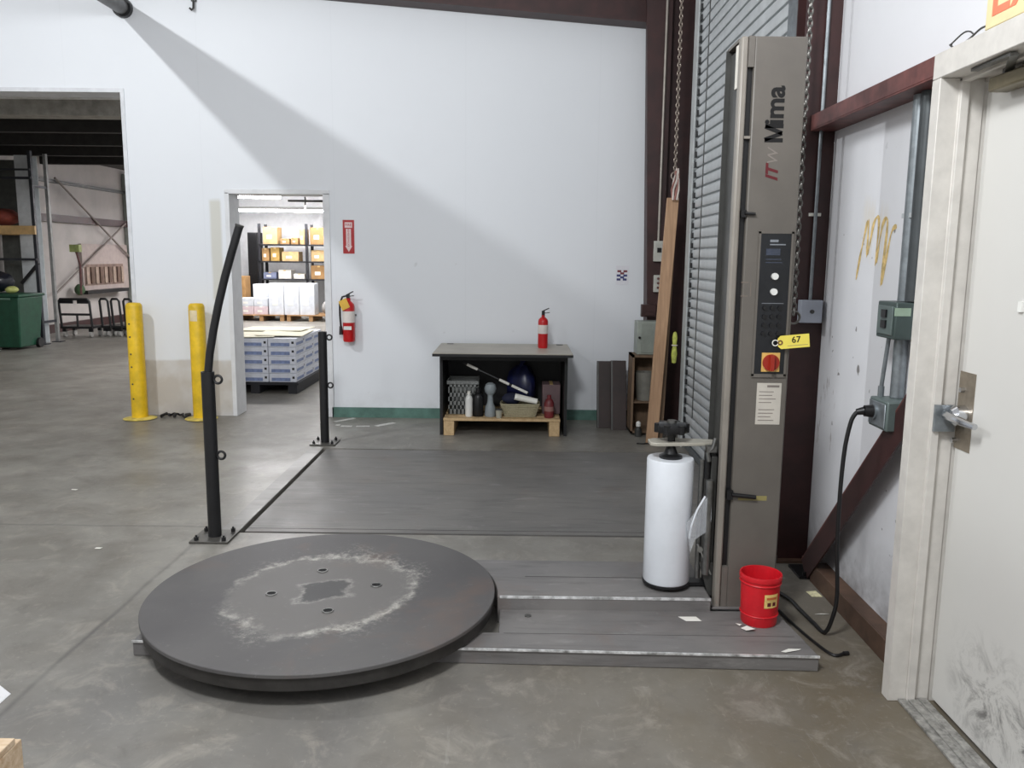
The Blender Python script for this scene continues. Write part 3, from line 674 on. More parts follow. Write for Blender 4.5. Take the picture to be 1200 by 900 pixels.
# red bucket on the deck
BX, BY, BZ = 1.018, 3.262, .062
t = T('bucket', 'red plastic bucket with a worn yellow label in front of mast', 'bucket', (BX, BY, BZ))
B().lathe((BX, BY, BZ), [(0, .0), (.070, .0), (.073, .006), (.0765, .10), (.080, .19), (.085, .192), (.086, .205), (.084, .212), (.079, .212), (.076, .19), (.070, .01), (0, .01)], 48).build('bucket_body', REDP, t)
B().ring((BX, BY, BZ+.178), (0, 0, 1), .081, .0035, 40, 6).build('rib', REDP, t)
B().ring((BX, BY, BZ+.045), (0, 0, 1), .0755, .003, 40, 6).build('rib', REDP, t)
def wrap(name, a0, a1, z0, z1, r, mat, par):
    vs, fs = [], []
    for i in range(9):
        a = a0+(a1-a0)*i/8
        for z in (z0, z1): vs.append((BX+(r+.0035*(z-BZ)/.1)*math.cos(a), BY+(r+.0035*(z-BZ)/.1)*math.sin(a), z))
    for i in range(8): fs.append((2*i, 2*i+2, 2*i+3, 2*i+1))
    return B().add(vs, fs).build(name, mat, par)
bl = wrap('bucket_label', -1.62, -.80, BZ+.088, BZ+.146, .0745, M('label_yellow', (226, 196, 120), .6, var=.12, scale=30), t)
wrap('label_mark', -1.46, -1.26, BZ+.096, BZ+.112, .0752, INKR, bl); wrap('label_mark', -1.16, -.96, BZ+.096, BZ+.112, .0752, INKR, bl); wrap('label_mark', -1.5, -.92, BZ+.124, BZ+.134, .0752, M('label_orange', (206, 110, 60), .6, var=.1), bl)
# yellow price tag wired to the control panel
t = T('price_tag', 'yellow numbered paper tag hanging from the control panel', 'tag', (1.05, 3.355, 1.22))
TG = M('tag_yellow', (240, 222, 96), .6, var=.03)
u_ = Vector((.985, -.12, .11)).normalized(); v_ = Vector((-.11, 0, .99)).normalized(); v_ = (v_-u_*v_.dot(u_)).normalized(); c_ = Vector((1.122, 3.35, 1.222))
pts = [(-.062, -.016), (-.05, -.027), (.062, -.027), (.062, .027), (-.05, .027), (-.062, .016)]; nn = u_.cross(v_)
b = B(); b.add([c_+u_*a+v_*d+nn*.0006 for a, d in pts]+[c_+u_*a+v_*d-nn*.0006 for a, d in pts], [(i, (i+1)%6, 6+(i+1)%6, 6+i) for i in range(6)]+[tuple(range(6)), tuple(range(11, 5, -1))])
b.build('tag_card', TG, t)
B().ring(c_-u_*.053+nn*.001, nn, .008, .003, 16, 6).build('eyelet', M('eyelet_brown', (120, 84, 50), .5, var=.1), t)
B().ring(c_-u_*.072+nn*.001, nn, .0115, .0022, 18, 6).build('tie_loop', PAPER, t)
text('67', .036, c_+u_*.010+v_*.006+nn*.0012, u_, v_, 'handwritten_number', INK, t, bold=.0003)
b = B(); b.add([c_+u_*a+v_*d+nn*.0011 for a, d in ((-.025, -.017), (.055, -.017), (.055, -.0155), (-.025, -.0155))], [(0, 1, 2, 3)]); b.build('tag_line', INKG, t)

# paper scraps
def scrap(x, y, z, pts, label, mat=PAPER, curl=.004, name='paper_scrap'):
    b = B(); n_ = len(pts); h = [random.uniform(0, curl) for _ in pts]
    b.add([(x+p[0], y+p[1], z+.001+q) for p, q in zip(pts, h)]+[(x+p[0], y+p[1], z+.0018+q) for p, q in zip(pts, h)],
          [(i, (i+1)%n_, n_+(i+1)%n_, n_+i) for i in range(n_)]+[tuple(range(n_)), tuple(range(2*n_-1, n_-1, -1))])
    return tag(b.build(name, mat, origin=(x, y, z)), label, 'scrap', 'litter around the machine')
scrap(.735, 3.27, .062, [(-.045, .02), (.03, .018), (.045, -.02), (-.02, -.022)], 'white folded paper slip lying on the machine deck')
scrap(1.405, 3.69, 0, [(-.028, .03), (.02, .035), (.03, -.028), (-.02, -.03)], 'cream printed sticker lying on the floor by the wall', M('sticker_cream', (222, 216, 176), .7, var=.12, scale=60))
scrap(1.07, 2.995, .062, [(-.045, -.012), (-.03, -.02), (.03, .004), (.04, .014), (-.01, .01)], 'small torn white paper strip near the deck corner')
scrap(1.36, 3.47, 0, [(-.03, .0), (.01, -.006), (.035, .004), (.0, .008)], 'thin white paper sliver on floor beside the cable')
scrap(.955, 3.175, .062, [(-.03, .01), (-.015, -.018), (.02, -.02), (.022, .004), (-.005, .016)], 'crumpled white paper at the foot of the red bucket', curl=.016)
scrap(.925, 3.215, .062, [(-.012, .008), (.0, -.01), (.012, .0)], 'tiny white paper flake left of the red bucket', curl=.008)
scrap(-2.907, 5.27, 0, [(-.02, .012), (.02, .01), (.018, -.014), (-.015, -.012)], 'small pale paper bit on the floor far left')
scrap(-2.202, 4.181, 0, [(-.015, .01), (.018, .012), (.014, -.01), (-.016, -.008)], 'bright white paper bit on the floor left of the post')

# ================================================================== GUARD POSTS
def guard_post(x, y, label, h, eyes):
    t = T('guard_post', label, 'post', (x, y, 0), 'black posts at the leveler edge')
    B().box(x-.105, x+.105, y-.105, y+.105, 0, .012).build('base_plate', M('plate_dark', (86, 84, 80), .4, .5, var=.15), t, bevel=.002)
    for dx in (-.075, .075):
        for dy in (-.075, .075): B().cyl((x+dx, y+dy, .012), (x+dx, y+dy, .03), .012, n=6).cyl((x+dx, y+dy, .03), (x+dx, y+dy, .04), .006, n=8).build('anchor_bolt', BLACK, t)
    B().lathe((x, y, 0), [(.026, h), (.035, h), (.035, .012), (.0, .012), (.0, h-.2), (.026, h-.2), (.026, h)], 24).build('tube', BLACK, t)
    for z in eyes:
        B().ring((x+.058, y-.012, z), (0, 1, 0), .021, .007, 18, 8).build('eye_ring', BLACK, t)
    return t
guard_post(-1.652, 4.375, 'black guard post with a bent pipe rising from it', .925, (.885, .47))
guard_post(-1.585, 6.72, 'short black guard post near the doorway', .93, (.885, .49))
t = T('bent_pipe', 'black curved pipe standing in the left guard post', 'pipe', (-1.652, 4.375, .73))
path = [(-1.648, 4.375, .73), (-1.645, 4.375, .92), (-1.632, 4.375, 1.02), (-1.606, 4.375, 1.15), (-1.575, 4.375, 1.28), (-1.536, 4.375, 1.42), (-1.495, 4.375, 1.55), (-1.448, 4.375, 1.69)]
path = [Vector(p)+Vector((-.004, 0, 0)) for p in path]
B().tube(path, .021, 14).build('pipe_shaft', BLACK, t)
B().cyl(path[-1], path[-1]+(path[-1]-path[-2]).normalized()*.01, .023, n=14).build('end_cap', GREYD, t)

# ================================================================== BOLLARDS
def bollard(x, y, label, patch):
    t = T('bollard', label, 'bollard', (x, y, 0), 'yellow bollards by the back wall')
    B().lathe((x, y, 0), [(.0, 1.095), (.055, 1.09), (.068, 1.075), (.072, 1.06), (.072, 0)], 28).build('bollard_tube', YELLOW, t)
    B().lathe((x, y, 0), [(.073, .0), (.12, .0), (.15, .006), (.13, .012), (.073, .02)], 28).build('painted_foot', M('yellow_overspray', (206, 186, 96), .6, var=.15, scale=14), t)
    if patch:
        vs, fs = [], []
        for i in range(7):
            a = -2.2+i*.17; vs += [(x+.0725*math.cos(a), y+.0725*math.sin(a), z) for z in (.93, 1.03)]
        B().add(vs, [(2*i, 2*i+2, 2*i+3, 2*i+1) for i in range(6)]).build('sticker', M('sticker_pale', (232, 214, 176), .6, var=.08), t)
    else:
        for z in (.2, .34, .5, .62, .78, .9): B().cyl((x-.02, y-.067, z), (x-.02, y-.073, z), .008, n=8).build('paint_chip', GREYD, t)
bollard(-3.55, 7.66, 'yellow bollard at the edge of the large wall opening', 0)
bollard(-2.977, 7.68, 'yellow bollard with pale sticker beside the doorway', 1)
t = T('loose_cable', 'dark tangled cable lying between the two yellow bollards', 'cable', (-3.25, 7.72, 0))
pts = []
for i in range(46):
    s_ = i/45; pts.append((-3.385+.25*s_+.02*math.sin(9*s_*3), 7.735+.045*math.sin(31*s_)+.02*math.cos(17*s_), .014+.018*abs(math.sin(23*s_))))
B().tube(pts, .011, 6).build('cable_run', RUBBER, t)
B().cyl((-3.16, 7.76, .02), (-3.13, 7.80, .02), .016, n=10).build('cable_plug', GREYD, t)

# ================================================================== ON THE BACK WALL
t = T('wall_sign', 'red and white fire extinguisher sign on the white wall', 'sign', (-1.583, YB, 1.56))
B().box(-1.636, -1.53, YB-.004, YB, 1.562, 1.872).build('sign_plate', M('sign_red', (178, 34, 38), .4, var=.04), t)
B().box(-1.618, -1.548, YB-.006, YB-.004, 1.80, 1.85).box(-1.606, -1.560, YB-.006, YB-.004, 1.625, 1.79).add([(-1.616, YB-.005, 1.632), (-1.583, YB-.005, 1.578), (-1.55, YB-.005, 1.632)], [(0, 1, 2)]).build('sign_field', M('sign_white', (238, 214, 214), .5, var=.03), t)
text('FIRE', .034, (-1.583, YB-.0066, 1.825), (1, 0, 0), (0, 0, 1), 'sign_lettering', M('sign_red'), t)
text('EXTINGUISHER', .024, (-1.583, YB-.0066, 1.708), (0, 0, 1), (-1, 0, 0), 'sign_lettering', M('sign_red'), t)
def extinguisher(x, y, z, r, h, label, hose, tagc):
    t = T('fire_extinguisher', label, 'extinguisher', (x, y, z), 'fire extinguishers')
    B().lathe((x, y, z), [(0, .0), (r*.9, .0), (r, .015), (r, h*.80), (r*.9, h*.86), (r*.5, h*.92), (r*.34, h*.93), (r*.34, h), (0, h)], 28).build('cylinder', RED, t)
    B().lathe((x, y, z), [(r+.0008, h*.44), (r+.0008, h*.70)], 28).build('label_band', M('extinguisher_label', (224, 216, 210), .5, var=.06), t)
    B().box(x-.014, x+.014, y-.03, y+.014, z+h, z+h+.035).beam((x-.01, y, z+h+.03), (x+.05, y-.03, z+h+.06), .014, .008).beam((x-.01, y, z+h+.012), (x+.055, y-.03, z+h+.022), .014, .006).build('valve_handle', BLACKP, t)
    if hose:
        B().tube([(x-.012, y-.02, z+h+.02), (x-.05, y-.03, z+h+.01), (x-.078, y-.02, z+h*.86), (x-.08, y-.01, z+h*.6), (x-.074, y-.01, z+h*.35)], .009, 8).build('hose', RUBBER, t)
        B().cyl((x-.074, y-.01, z+h*.35), (x-.072, y-.01, z+h*.16), .014, .02, n=12).build('nozzle', RUBBER, t)
        B().box(x-r-.004, x+r+.004, y+r-.004, YB, z+h*.58, z+h*.62).build('wall_bracket', STEEL, t)
        B().box(x-.038, x+.036, y-r-.003, y-r-.001, z+h*.28, z+h*.36).build('lower_label', WHITE, t)
    if tagc:
        B().obox((x-.028, y-r-.004, z+h*.86), (.035, 0, .018), (-.018, 0, .042), (0, .001, 0)).build('inspection_tag', M('tag_gold', (222, 178, 70), .6, var=.06), t)
extinguisher(-1.582, YB-.075, .742, .056, .41, 'red fire extinguisher with yellow tag hung on the white wall', True, True)
extinguisher(.235, 7.44, .737, .045, .30, 'small red fire extinguisher standing on the black desk', False, False)
t = T('wall_sticker', 'small white sticker with red and blue diamonds on wall', 'sticker', (.985, YB, 1.32))
B().box(.925, 1.045, YB-.002, YB, 1.30, 1.475).build('sticker_base', M('sticker_white', (226, 226, 232), .5, var=.02), t)
rd, bl_ = M('sticker_red', (120, 58, 66), .5, var=.1), M('sticker_blue', (62, 66, 118), .5, var=.1)
for x, z, m_ in ((.955, 1.425, rd), (1.012, 1.425, rd), (.983, 1.405, rd), (.95, 1.385, bl_), (1.012, 1.385, bl_), (.983, 1.368, bl_), (.95, 1.348, bl_), (1.008, 1.348, bl_)):
    B().obox((x, YB-.0025, z), (.018, 0, .0), (0, 0, .010), (0, .0008, 0)).build('diamond', m_, t)
# worn white floor marks by the doorway
b = B()
for x0, y0, x1, y1, w in ((-1.70, 7.62, -1.55, 7.80, .05), (-1.60, 7.42, -1.50, 7.42, .05), (-1.46, 7.42, -1.34, 7.43, .04), (-1.28, 7.44, -1.14, 7.60, .06), (-1.66, 7.47, -1.62, 7.47, .05)):
    b.beam((x0, y0, .0006), (x1, y1, .0006), w, .0012)
tag(b.build('floor_marking', M('worn_white_marking', (198, 196, 192), .6, var=.14, scale=20), origin=(-1.4, 7.5, 0)), 'worn white painted floor marks by the doorway', 'marking', kind='structure')

# ================================================================== DESK, PALLET AND WHAT LIES UNDER IT
t = T('desk', 'black desk with a pale grey top standing over a wooden pallet', 'desk', (-.11, 7.4, 0))
BLK = M('desk_black', (22, 22, 24), .5, var=.15)
B().box(-.712, .478, 6.96, 7.775, .712, .738).build('desk_top', M('desk_grey_top', (170, 164, 152), .4, var=.08, scale=3), t, bevel=.004)
B().box(-.714, .480, 6.952, 6.960, .708, .730).build('top_edge', BLK, t)
for x0 in (-.665, .418): B().box(x0, x0+.025, 7.10, 7.74, .0, .712).build('side_panel', BLK, t)
B().box(-.64, .418, 7.715, 7.74, .02, .712).build('back_panel', BLK, t)
B().box(-.64, .418, 7.10, 7.125, .66, .712).build('front_rail', BLK, t)
for x in (-.62, .40): B().box(x-.03, x+.03, 7.68, 7.72, .7385, .742).build('corner_plate', GREYD, t)
def pallet(x0, x1, y0, y1, z, label, nd=6, mat=PINE):
    t = T('pallet', label, 'pallet', ((x0+x1)/2, (y0+y1)/2, z))
    for x in (x0, (x0+x1)/2-.02, x1-.09): B().box(x+.0, x+.09, y0+.01, y1-.01, z+.0, z+.125).build('stringer', mat, t, bevel=.003)
    w = (y1-y0)/nd
    for k in range(nd): B().box(x0, x1, y0+k*w, y0+k*w+w*.72, z+.126, z+.146).build('deck_board', mat, t, bevel=.002)
    return t
t = T('pallet', 'small pine pallet shoved under the black desk', 'pallet', (-.12, 7.4, 0))
for x in (-.63, .29): B().box(x, x+.092, 7.075, 7.70, 0, .13).build('stringer', PINE, t, bevel=.004)
for y in (7.07, 7.21, 7.35, 7.49, 7.62): B().box(-.632, .386, y, y+.088, .131, .153).build('deck_board', PINE, t, bevel=.003)
ZP = .154
# crate with slotted walls
t = T('crate', 'grey slotted plastic crate at the left under the desk', 'crate', (-.48, 7.4, ZP))
G = M('crate_grey', (132, 134, 132), .5, var=.1)
x0, x1, y0, y1, zt = -.605, -.345, 7.27, 7.56, .455
b = B(); b.box(x0, x1, y0, y1, ZP, ZP+.01)
for z in (ZP+.01, .235, .31, .40): b.box(x0, x1, y0, y0+.01, z, z+.035).box(x0, x1, y1-.01, y1, z, z+.035).box(x0, x0+.01, y0, y1, z, z+.035).box(x1-.01, x1, y0, y1, z, z+.035)
for k in range(8): xx = x0+(x1-x0-.012)*k/7; b.box(xx, xx+.012, y0, y0+.009, ZP, zt-.02).box(xx, xx+.012, y1-.009, y1, ZP, zt-.02)
b.build('crate_walls', G, t)
B().box(x0-.01, x1+.01, y0-.012, y0, zt-.03, zt).box(x0-.01, x1+.01, y1, y1+.012, zt-.03, zt).box(x0-.012, x0, y0, y1, zt-.03, zt).box(x1, x1+.012, y0, y1, zt-.03, zt).build('crate_rim', G, t)
def bottle(x, y, r, h, label, mat, capm, cat='bottle', name='bottle'):
    t = T(name, label, cat, (x, y, ZP), 'bottles on the pallet')
    B().lathe((x, y, ZP), [(0, 0), (r*.92, 0), (r, .01), (r, h*.68), (r*.8, h*.78), (r*.42, h*.84), (r*.42, h*.88), (0, h*.88)], 20).build('bottle_body', mat, t)
    B().cyl((x, y, ZP+h*.88), (x, y, ZP+h), r*.46, n=16).build('cap', capm, t)
bottle(-.415, 7.17, .032, .225, 'slim white bottle in front of the grey crate', WHITE, PAPER)
bottle(-.335, 7.195, .047, .25, 'black jug between white bottle and grey spray canister', BLACKP, BLACKP, 'jug', 'jug')
t = T('spray_canister', 'grey spray canister with a bulbous top under the desk', 'canister', (-.228, 7.19, ZP))
SG = M('canister_grey', (142, 150, 154), .4, var=.08)
B().lathe((-.228, 7.19, ZP), [(0, 0), (.046, 0), (.05, .012), (.045, .08), (.028, .12), (.024, .18), (.026, .2)], 20).build('canister_body', SG, t)
B().lathe((-.228, 7.19, ZP), [(.024, .19), (.046, .215), (.052, .25), (.042, .285), (.02, .30), (0, .302)], 20).build('canister_head', SG, t)
t = T('foam_cup', 'small pale lidded cup beside the grey spray canister', 'cup', (-.15, 7.115, ZP))
B().lathe((-.15, 7.115, ZP), [(0, 0), (.022, 0), (.03, .07), (0, .07)], 16).build('cup_body', M('cup_pale', (172, 170, 156), .5, var=.08), t); B().lathe((-.15, 7.115, ZP), [(0, .07), (.032, .07), (.03, .08), (0, .085)], 16).build('lid', GREYD, t)
t = T('basket', 'tan woven basket holding a wrapped bundle under the desk', 'basket', (.035, 7.22, ZP))
BK = wood('wicker', (140, 132, 106), (176, 168, 140), (60, 60, 60))
for k in range(8):
    z = ZP+.008+k*.015; gx = .135+.035*k/7; gy = .08+.02*k/7
    B().tube([(.035+gx*max(-1, min(1, 1.25*math.cos(a))), 7.23+gy*max(-1, min(1, 1.25*math.sin(a))), z) for a in [2*math.pi*i/28 for i in range(28)]], .0085, 6, True).build('weave_band', BK, t)
B().box(-.095, .165, 7.155, 7.305, ZP, ZP+.01).build('basket_base', BK, t)
t = T('wrapped_roll', 'white rolled sheet lying across the basket', 'roll', (.09, 7.2, .28))
B().cyl((-.012, 7.17, .335), (.185, 7.17, .292), .03, .026, n=20).build('sheet_roll', PAPER, t); B().cyl((.183, 7.17, .2925), (.187, 7.17, .2915), .012, n=12).build('roll_end', GREYD, t)
def lump(name, c, s, mat, label, cat, seed, part):
    random.seed(seed); t = T(name, label, cat, (c[0], c[1], c[2]-s[2])); b = B(); n_, mm = 18, 10; vs, fs = [], []
    for j in range(mm+1):
        th = math.pi*j/mm
        for i in range(n_):
            ph = 2*math.pi*i/n_; k = 1+.12*math.sin(3*ph+seed)*math.sin(th)+random.uniform(-.06, .06)
            vs.append((c[0]+s[0]*k*math.sin(th)*math.cos(ph), c[1]+s[1]*k*math.sin(th)*math.sin(ph), c[2]-s[2]*max(-1., min(1., math.cos(th)*k))))
    for j in range(mm):
        for i in range(n_): fs.append((j*n_+i, j*n_+(i+1)%n_, (j+1)*n_+(i+1)%n_, (j+1)*n_+i))
    b.add(vs, fs); b.build(part, mat, t); return t
lump('cloth_bundle', (-.04, 7.25, .305), (.085, .06, .05), M('navy_cloth', (30, 34, 58), .8, var=.2), 'dark navy cloth stuffed in the basket', 'cloth', 3, 'cloth')
t = lump('plastic_bag', (.06, 7.50, .37), (.135, .12, .21), M('dark_blue_bag', (26, 30, 66), .35, var=.25, scale=14), 'dark blue plastic bag behind the basket under the desk', 'bag', 5, 'bag_body')
B().tube([(.055, 7.48, .56), (.05, 7.46, .60), (.07, 7.45, .63)], [.03, .018, .03], 8).build('bag_neck', M('dark_blue_bag'), t)
t = T('tool_handle', 'long dark handle with pale bands leaning over the crate', 'tool', (-.2, 7.2, .47))
p, q = Vector((-.47, 7.22, .625)), Vector((.11, 7.22, .355)); B().cyl(p, q, .011, n=10).build('shaft', BLACKP, t)
for a, c in ((.06, .22), (.55, .70), (.74, .98)): B().cyl(p+(q-p)*a, p+(q-p)*c, .0125, n=10).build('band', PAPER, t)
t = T('canister', 'dark red canister at the right end of the pallet', 'canister', (.29, 7.16, ZP))
B().lathe((.29, 7.16, ZP), [(0, 0), (.04, 0), (.043, .01), (.043, .13), (.03, .16), (.018, .17), (.018, .2), (0, .2)], 20).build('canister_body', M('maroon_can', (112, 40, 44), .45, var=.15), t)
B().lathe((.29, 7.16, ZP), [(.0435, .06), (.0435, .1)], 20).build('label_band', M('can_label', (150, 110, 104), .5, var=.1), t)
t = T('carton', 'dull mauve box behind the dark red canister', 'box', (.32, 7.4, ZP))
B().box(.235, .395, 7.33, 7.55, ZP, .42).build('box_body', M('mauve_card', (110, 90, 92), .7, var=.1), t, bevel=.003); B().box(.30, .33, 7.329, 7.551, .419, .4215).build('tape', TAPE, t)
random.seed(11)

# ================================================================== CLUTTER IN THE CORNER
BR = M('dark_brown_board', (46, 31, 28), .55, var=.2, scale=4)
def lean_panel(x0, x1, y, yt, h, th, label):
    t = T('wood_panel', label, 'panel', ((x0+x1)/2, y, 0), 'dark boards leaning on the wall')
    B().prism([(y, 0), (y+th, 0), (yt+th, h), (yt, h)], x0, x1, 'x').build('panel_face', BR, t, bevel=.003)
    B().prism([(y-.004, .002), (y, .002), (yt, h-.002), (yt-.004, h-.002)], x0+.002, x0+.016, 'x').build('edge_strip', GREYD, t)
lean_panel(.745, .905, 7.47, 7.62, .60, .022, 'dark brown panel leaning on wall, nearer the desk')
lean_panel(.865, 1.006, 7.38, 7.55, .615, .022, 'dark brown panel leaning on wall, nearer the boxes')
t = T('wooden_box', 'open wooden box on end against the corner column', 'box', (1.13, 7.3, 0))
WB = wood('aged_plywood', (92, 74, 58), (128, 104, 82), (8, 8, 2))
B().box(1.012, 1.03, 7.17, 7.44, .02, .71).build('side_board', WB, t); B().box(1.24, 1.258, 7.17, 7.44, .02, .71).build('side_board', WB, t)
B().box(1.012, 1.258, 7.422, 7.44, .02, .71).build('back_board', WB, t); B().box(1.012, 1.258, 7.17, 7.44, .692, .71).build('top_board', WB, t); B().box(1.012, 1.258, 7.17, 7.44, .02, .038).build('bottom_board', WB, t)
t = T('plastic_bucket', 'grey translucent tub stored inside the wooden box', 'bucket', (1.15, 7.3, .30))
B().box(1.035, 1.235, 7.19, 7.40, .285, .30).build('shelf_board', WB, t); B().lathe((1.145, 7.30, .30), [(0, 0), (.07, 0), (.085, .25), (.08, .25), (.066, .01), (0, .01)], 20).build('tub', M('tub_grey', (122, 120, 112), .5, var=.1), t)
t = T('electrical_cabinet', 'grey green metal cabinet standing on the wooden box', 'cabinet', (1.15, 7.32, .71))
B().box(1.055, 1.255, 7.24, 7.44, .711, 1.0).build('cabinet_body', M('cabinet_grey', (150, 156, 148), .45, .1, var=.08), t, bevel=.004); B().box(1.09, 1.25, 7.233, 7.24, .725, .985).build('cabinet_door', M('cabinet_door_grey', (138, 144, 136), .45, var=.08), t, bevel=.003)
B().cyl((1.075, 7.24, .86), (1.075, 7.225, .86), .011, n=12).build('lock_knob', BLACKP, t)
t = T('bracket_box', 'dark brown steel bracket fixed above the grey cabinet', 'bracket', (1.20, 7.4, 1.02))
B().box(1.11, 1.24, 7.40, 7.47, 1.03, 1.14).build('bracket_plate', MAROON, t, bevel=.004); B().box(1.14, 1.22, 7.38, 7.40, 1.045, 1.075).build('bracket_lip', MAROON, t)
t = T('switch_box', 'small grey switch box on the corner column under a conduit', 'switch box', (1.25, 7.45, 1.5))
B().box(1.205, 1.29, 7.42, 7.468, 1.52, 1.70).build('box_body', M('pale_box', (188, 188, 180), .5, var=.08), t, bevel=.004); B().box(1.232, 1.268, 7.414, 7.42, 1.60, 1.64).build('switch_slot', BLACKP, t)
B().cyl((1.245, 7.445, 1.70), (1.25, 7.445, 5.0), .012, n=10).build('conduit', M('conduit_pale', (150, 144, 136), .4, .4, var=.1), t)
t = T('control_box', 'small pale push button box below the switch box on column', 'switch box', (1.25, 7.45, 1.2))
B().box(1.215, 1.29, 7.42, 7.468, 1.25, 1.40).build('box_body', M('pale_box'), t, bevel=.004)
for z in (1.29, 1.33, 1.37): B().cyl((1.25, 7.42, z), (1.25, 7.41, z), .011, n=12).build('button', MAROON2, t)
t = T('lumber_board', 'long pine board leaning upright beside the roll-up door', 'board', (1.16, 6.88, 0))
b = B(); b.obox((1.210, 6.915, 1.02), (.048, 0, 0), (0, .018, 0), (.060, .05, 1.02)); b.build('board', PINEZ, t, bevel=.003)
t = T('lumber_board', 'second thinner board behind the leaning pine board', 'board', (1.24, 7.0, 0))
b = B(); b.obox((1.255, 7.02, .98), (.04, 0, 0), (0, .012, 0), (.035, .05, .97)); b.build('board', wood('grey_plank', (92, 74, 58), (122, 98, 76), (30, 30, 1.6)), t, bevel=.002)
t = T('rope_coil', 'frayed pinkish rope bunch hung at the board top', 'rope', (1.275, 6.93, 2.05))
for i in range(7):
    a = i*.9; B().tube([(1.275+.02*math.cos(a), 6.90+.01*math.sin(a), 2.02), (1.272+.028*math.cos(a+.6), 6.895+.015*math.sin(a), 2.10), (1.28+.02*math.cos(a+1.3), 6.90, 2.18), (1.285+.012*math.cos(a+2), 6.90, 2.27-.02*(i%3))], .008, 6).build('strand', M('pink_rope' if i % 2 else 'pale_rope', (150, 104, 96) if i % 2 else (206, 196, 188), .8, var=.12), t)
t = T('tie_strap', 'yellow green strap tied to the door guide chain', 'strap', (1.31, 6.85, .8))
B().lathe((1.312, 6.86, .68), [(.0, 0), (.018, .01), (.024, .08), (.016, .16), (.022, .22), (.014, .26), (0, .27)], 12).build('strap_bundle', M('lime_strap', (172, 178, 84), .6, var=.18, scale=30), t); B().ring((1.312, 6.86, .835), (0, 0, 1), .02, .006, 14, 6).build('strap_knot', M('pale_rope'), t)
t = T('spray_bottle', 'small bottle with white cap on floor by the boards', 'bottle', (1.08, 7.15, 0))
B().lathe((1.075, 7.13, 0), [(0, 0), (.03, 0), (.032, .06), (.014, .085), (.014, .09), (0, .09)], 16).build('bottle_body', GREYD, t); B().lathe((1.075, 7.13, 0), [(0, .09), (.02, .09), (.022, .12), (.01, .135), (0, .135)], 16).build('cap', WHITE, t)
t = T('loose_cable', 'thin black cable curled on the floor at board foot', 'cable', (1.13, 6.95, 0))
B().tube([(1.02+.24*s_, 6.79+.035*math.sin(7*s_)+.02*math.cos(15*s_), .008) for s_ in [i/30 for i in range(31)]], .006, 6).build('cable_run', RUBBER, t); B().cyl((1.26, 6.79, .012), (1.29, 6.78, .012), .012, n=8).build('cable_plug', RUBBER, t)

# ================================================================== CHAINS
def chain(name, label, x, y, z0, z1, mat, L=.034, r=.0042, x1=None):
    t = T(name, label, 'chain', (x, y, z0)); b = B(); k = 0; z = z0
    while z < z1:
        xx = x+(0 if x1 is None else (x1-x)*(z-z0)/(z1-z0))
        b.ring((xx, y, z), (0, 1, 0) if k % 2 else (1, 0, 0), L*.68, r, 10, 5, .55, u=(0, 0, 1)); z += L; k += 1
    o = b.build('links', mat, t); o['kind'] = 'stuff'
    B().ring((x, y, z0-L), (0, 1, 0), .03, .006, 14, 6).build('end_ring', mat, t)
chain('hoist_chain', 'pale hand chain hanging before the corner column', 1.283, 6.985, 2.25, 4.4, M('pale_chain', (150, 138, 128), .4, .5, var=.15), .031, .0055)
chain('hoist_chain', 'dark hand chain hanging at the right edge of the mast', 1.338, 4.02, 1.30, 4.4, M('dark_chain', (112, 110, 106), .35, .7, var=.15), .027, .0048, 1.322)

# dried adhesive scribbled on the white sheathing
def cat_rom(P, k=8):
    P = [Vector(p) for p in P]; P = [P[0]]+P+[P[-1]]; out = []
    for i in range(1, len(P)-2):
        a, b_, c, d_ = P[i-1:i+3]
        for j in range(k):
            s_ = j/k; out.append(.5*((2*b_)+(c-a)*s_+(2*a-5*b_+4*c-d_)*s_*s_+(3*b_-a-3*c+d_)*s_**3))
    return out+[P[-2]]
GLUE = [(3.754, 1.463), (3.714, 1.606), (3.664, 1.722), (3.653, 1.569), (3.608, 1.705), (3.56, 1.718), (3.56, 1.533), (3.522, 1.692), (3.475, 1.7), (3.494, 1.445), (3.436, 1.654), (3.388, 1.687)]
b = B(); b.tube(cat_rom([(XW, y, z) for y, z in GLUE], 6), [.004+.007*abs(math.sin(i*.47)) for i in range(6*(len(GLUE)-1)+1)], 6)
b.v = [(XW-.0005-.0012*abs(math.sin(40*y+60*z)), y, z) for x, y, z in b.v]
tag(b.build('dried_adhesive', M('adhesive_tan', (208, 180, 120), .6, var=.2, scale=30), origin=(XW, 3.55, 1.6)), 'tan adhesive scribble dried on the white sheathing', 'stain', kind='structure')

# ================================================================== ELECTRICAL ON THE RIGHT
t = T('conduit_box', 'pale grey outlet box with thin conduit on maroon column', 'outlet box', (1.45, 4.12, 1.24))
B().box(1.392, 1.500, 4.08, 4.129, 1.242, 1.354).build('box_body', M('pale_blue_box', (172, 178, 190), .45, .2, var=.05), t, bevel=.004); B().cyl((1.448, 4.08, 1.298), (1.448, 4.074, 1.298), .01, n=12).build('cover_screw', GREYD, t)
B().cyl((1.446, 4.112, 1.354), (1.446, 4.112, 4.5), .0085, n=10).build('conduit', GALV, t); B().box(1.418, 1.474, 4.118, 4.129, 1.76, 1.775).build('conduit_strap', PAPER, t)
t = T('conduit', 'thick grey conduit with strap running down beside door frame', 'conduit', (1.49, 3.2, .9))
B().cyl((1.487, 3.20, 1.022), (1.487, 3.20, 1.253), .026, n=18).build('conduit_pipe', GALV, t); B().cyl((1.487, 3.20, 1.397), (1.487, 3.20, 2.158), .026, n=18).build('conduit_pipe', GALV, t); B().box(1.468, 1.515, 3.16, 3.24, 1.71, 1.728).build('pipe_strap', M('strap_pale', (190, 194, 196), .4, .4, var=.06), t)
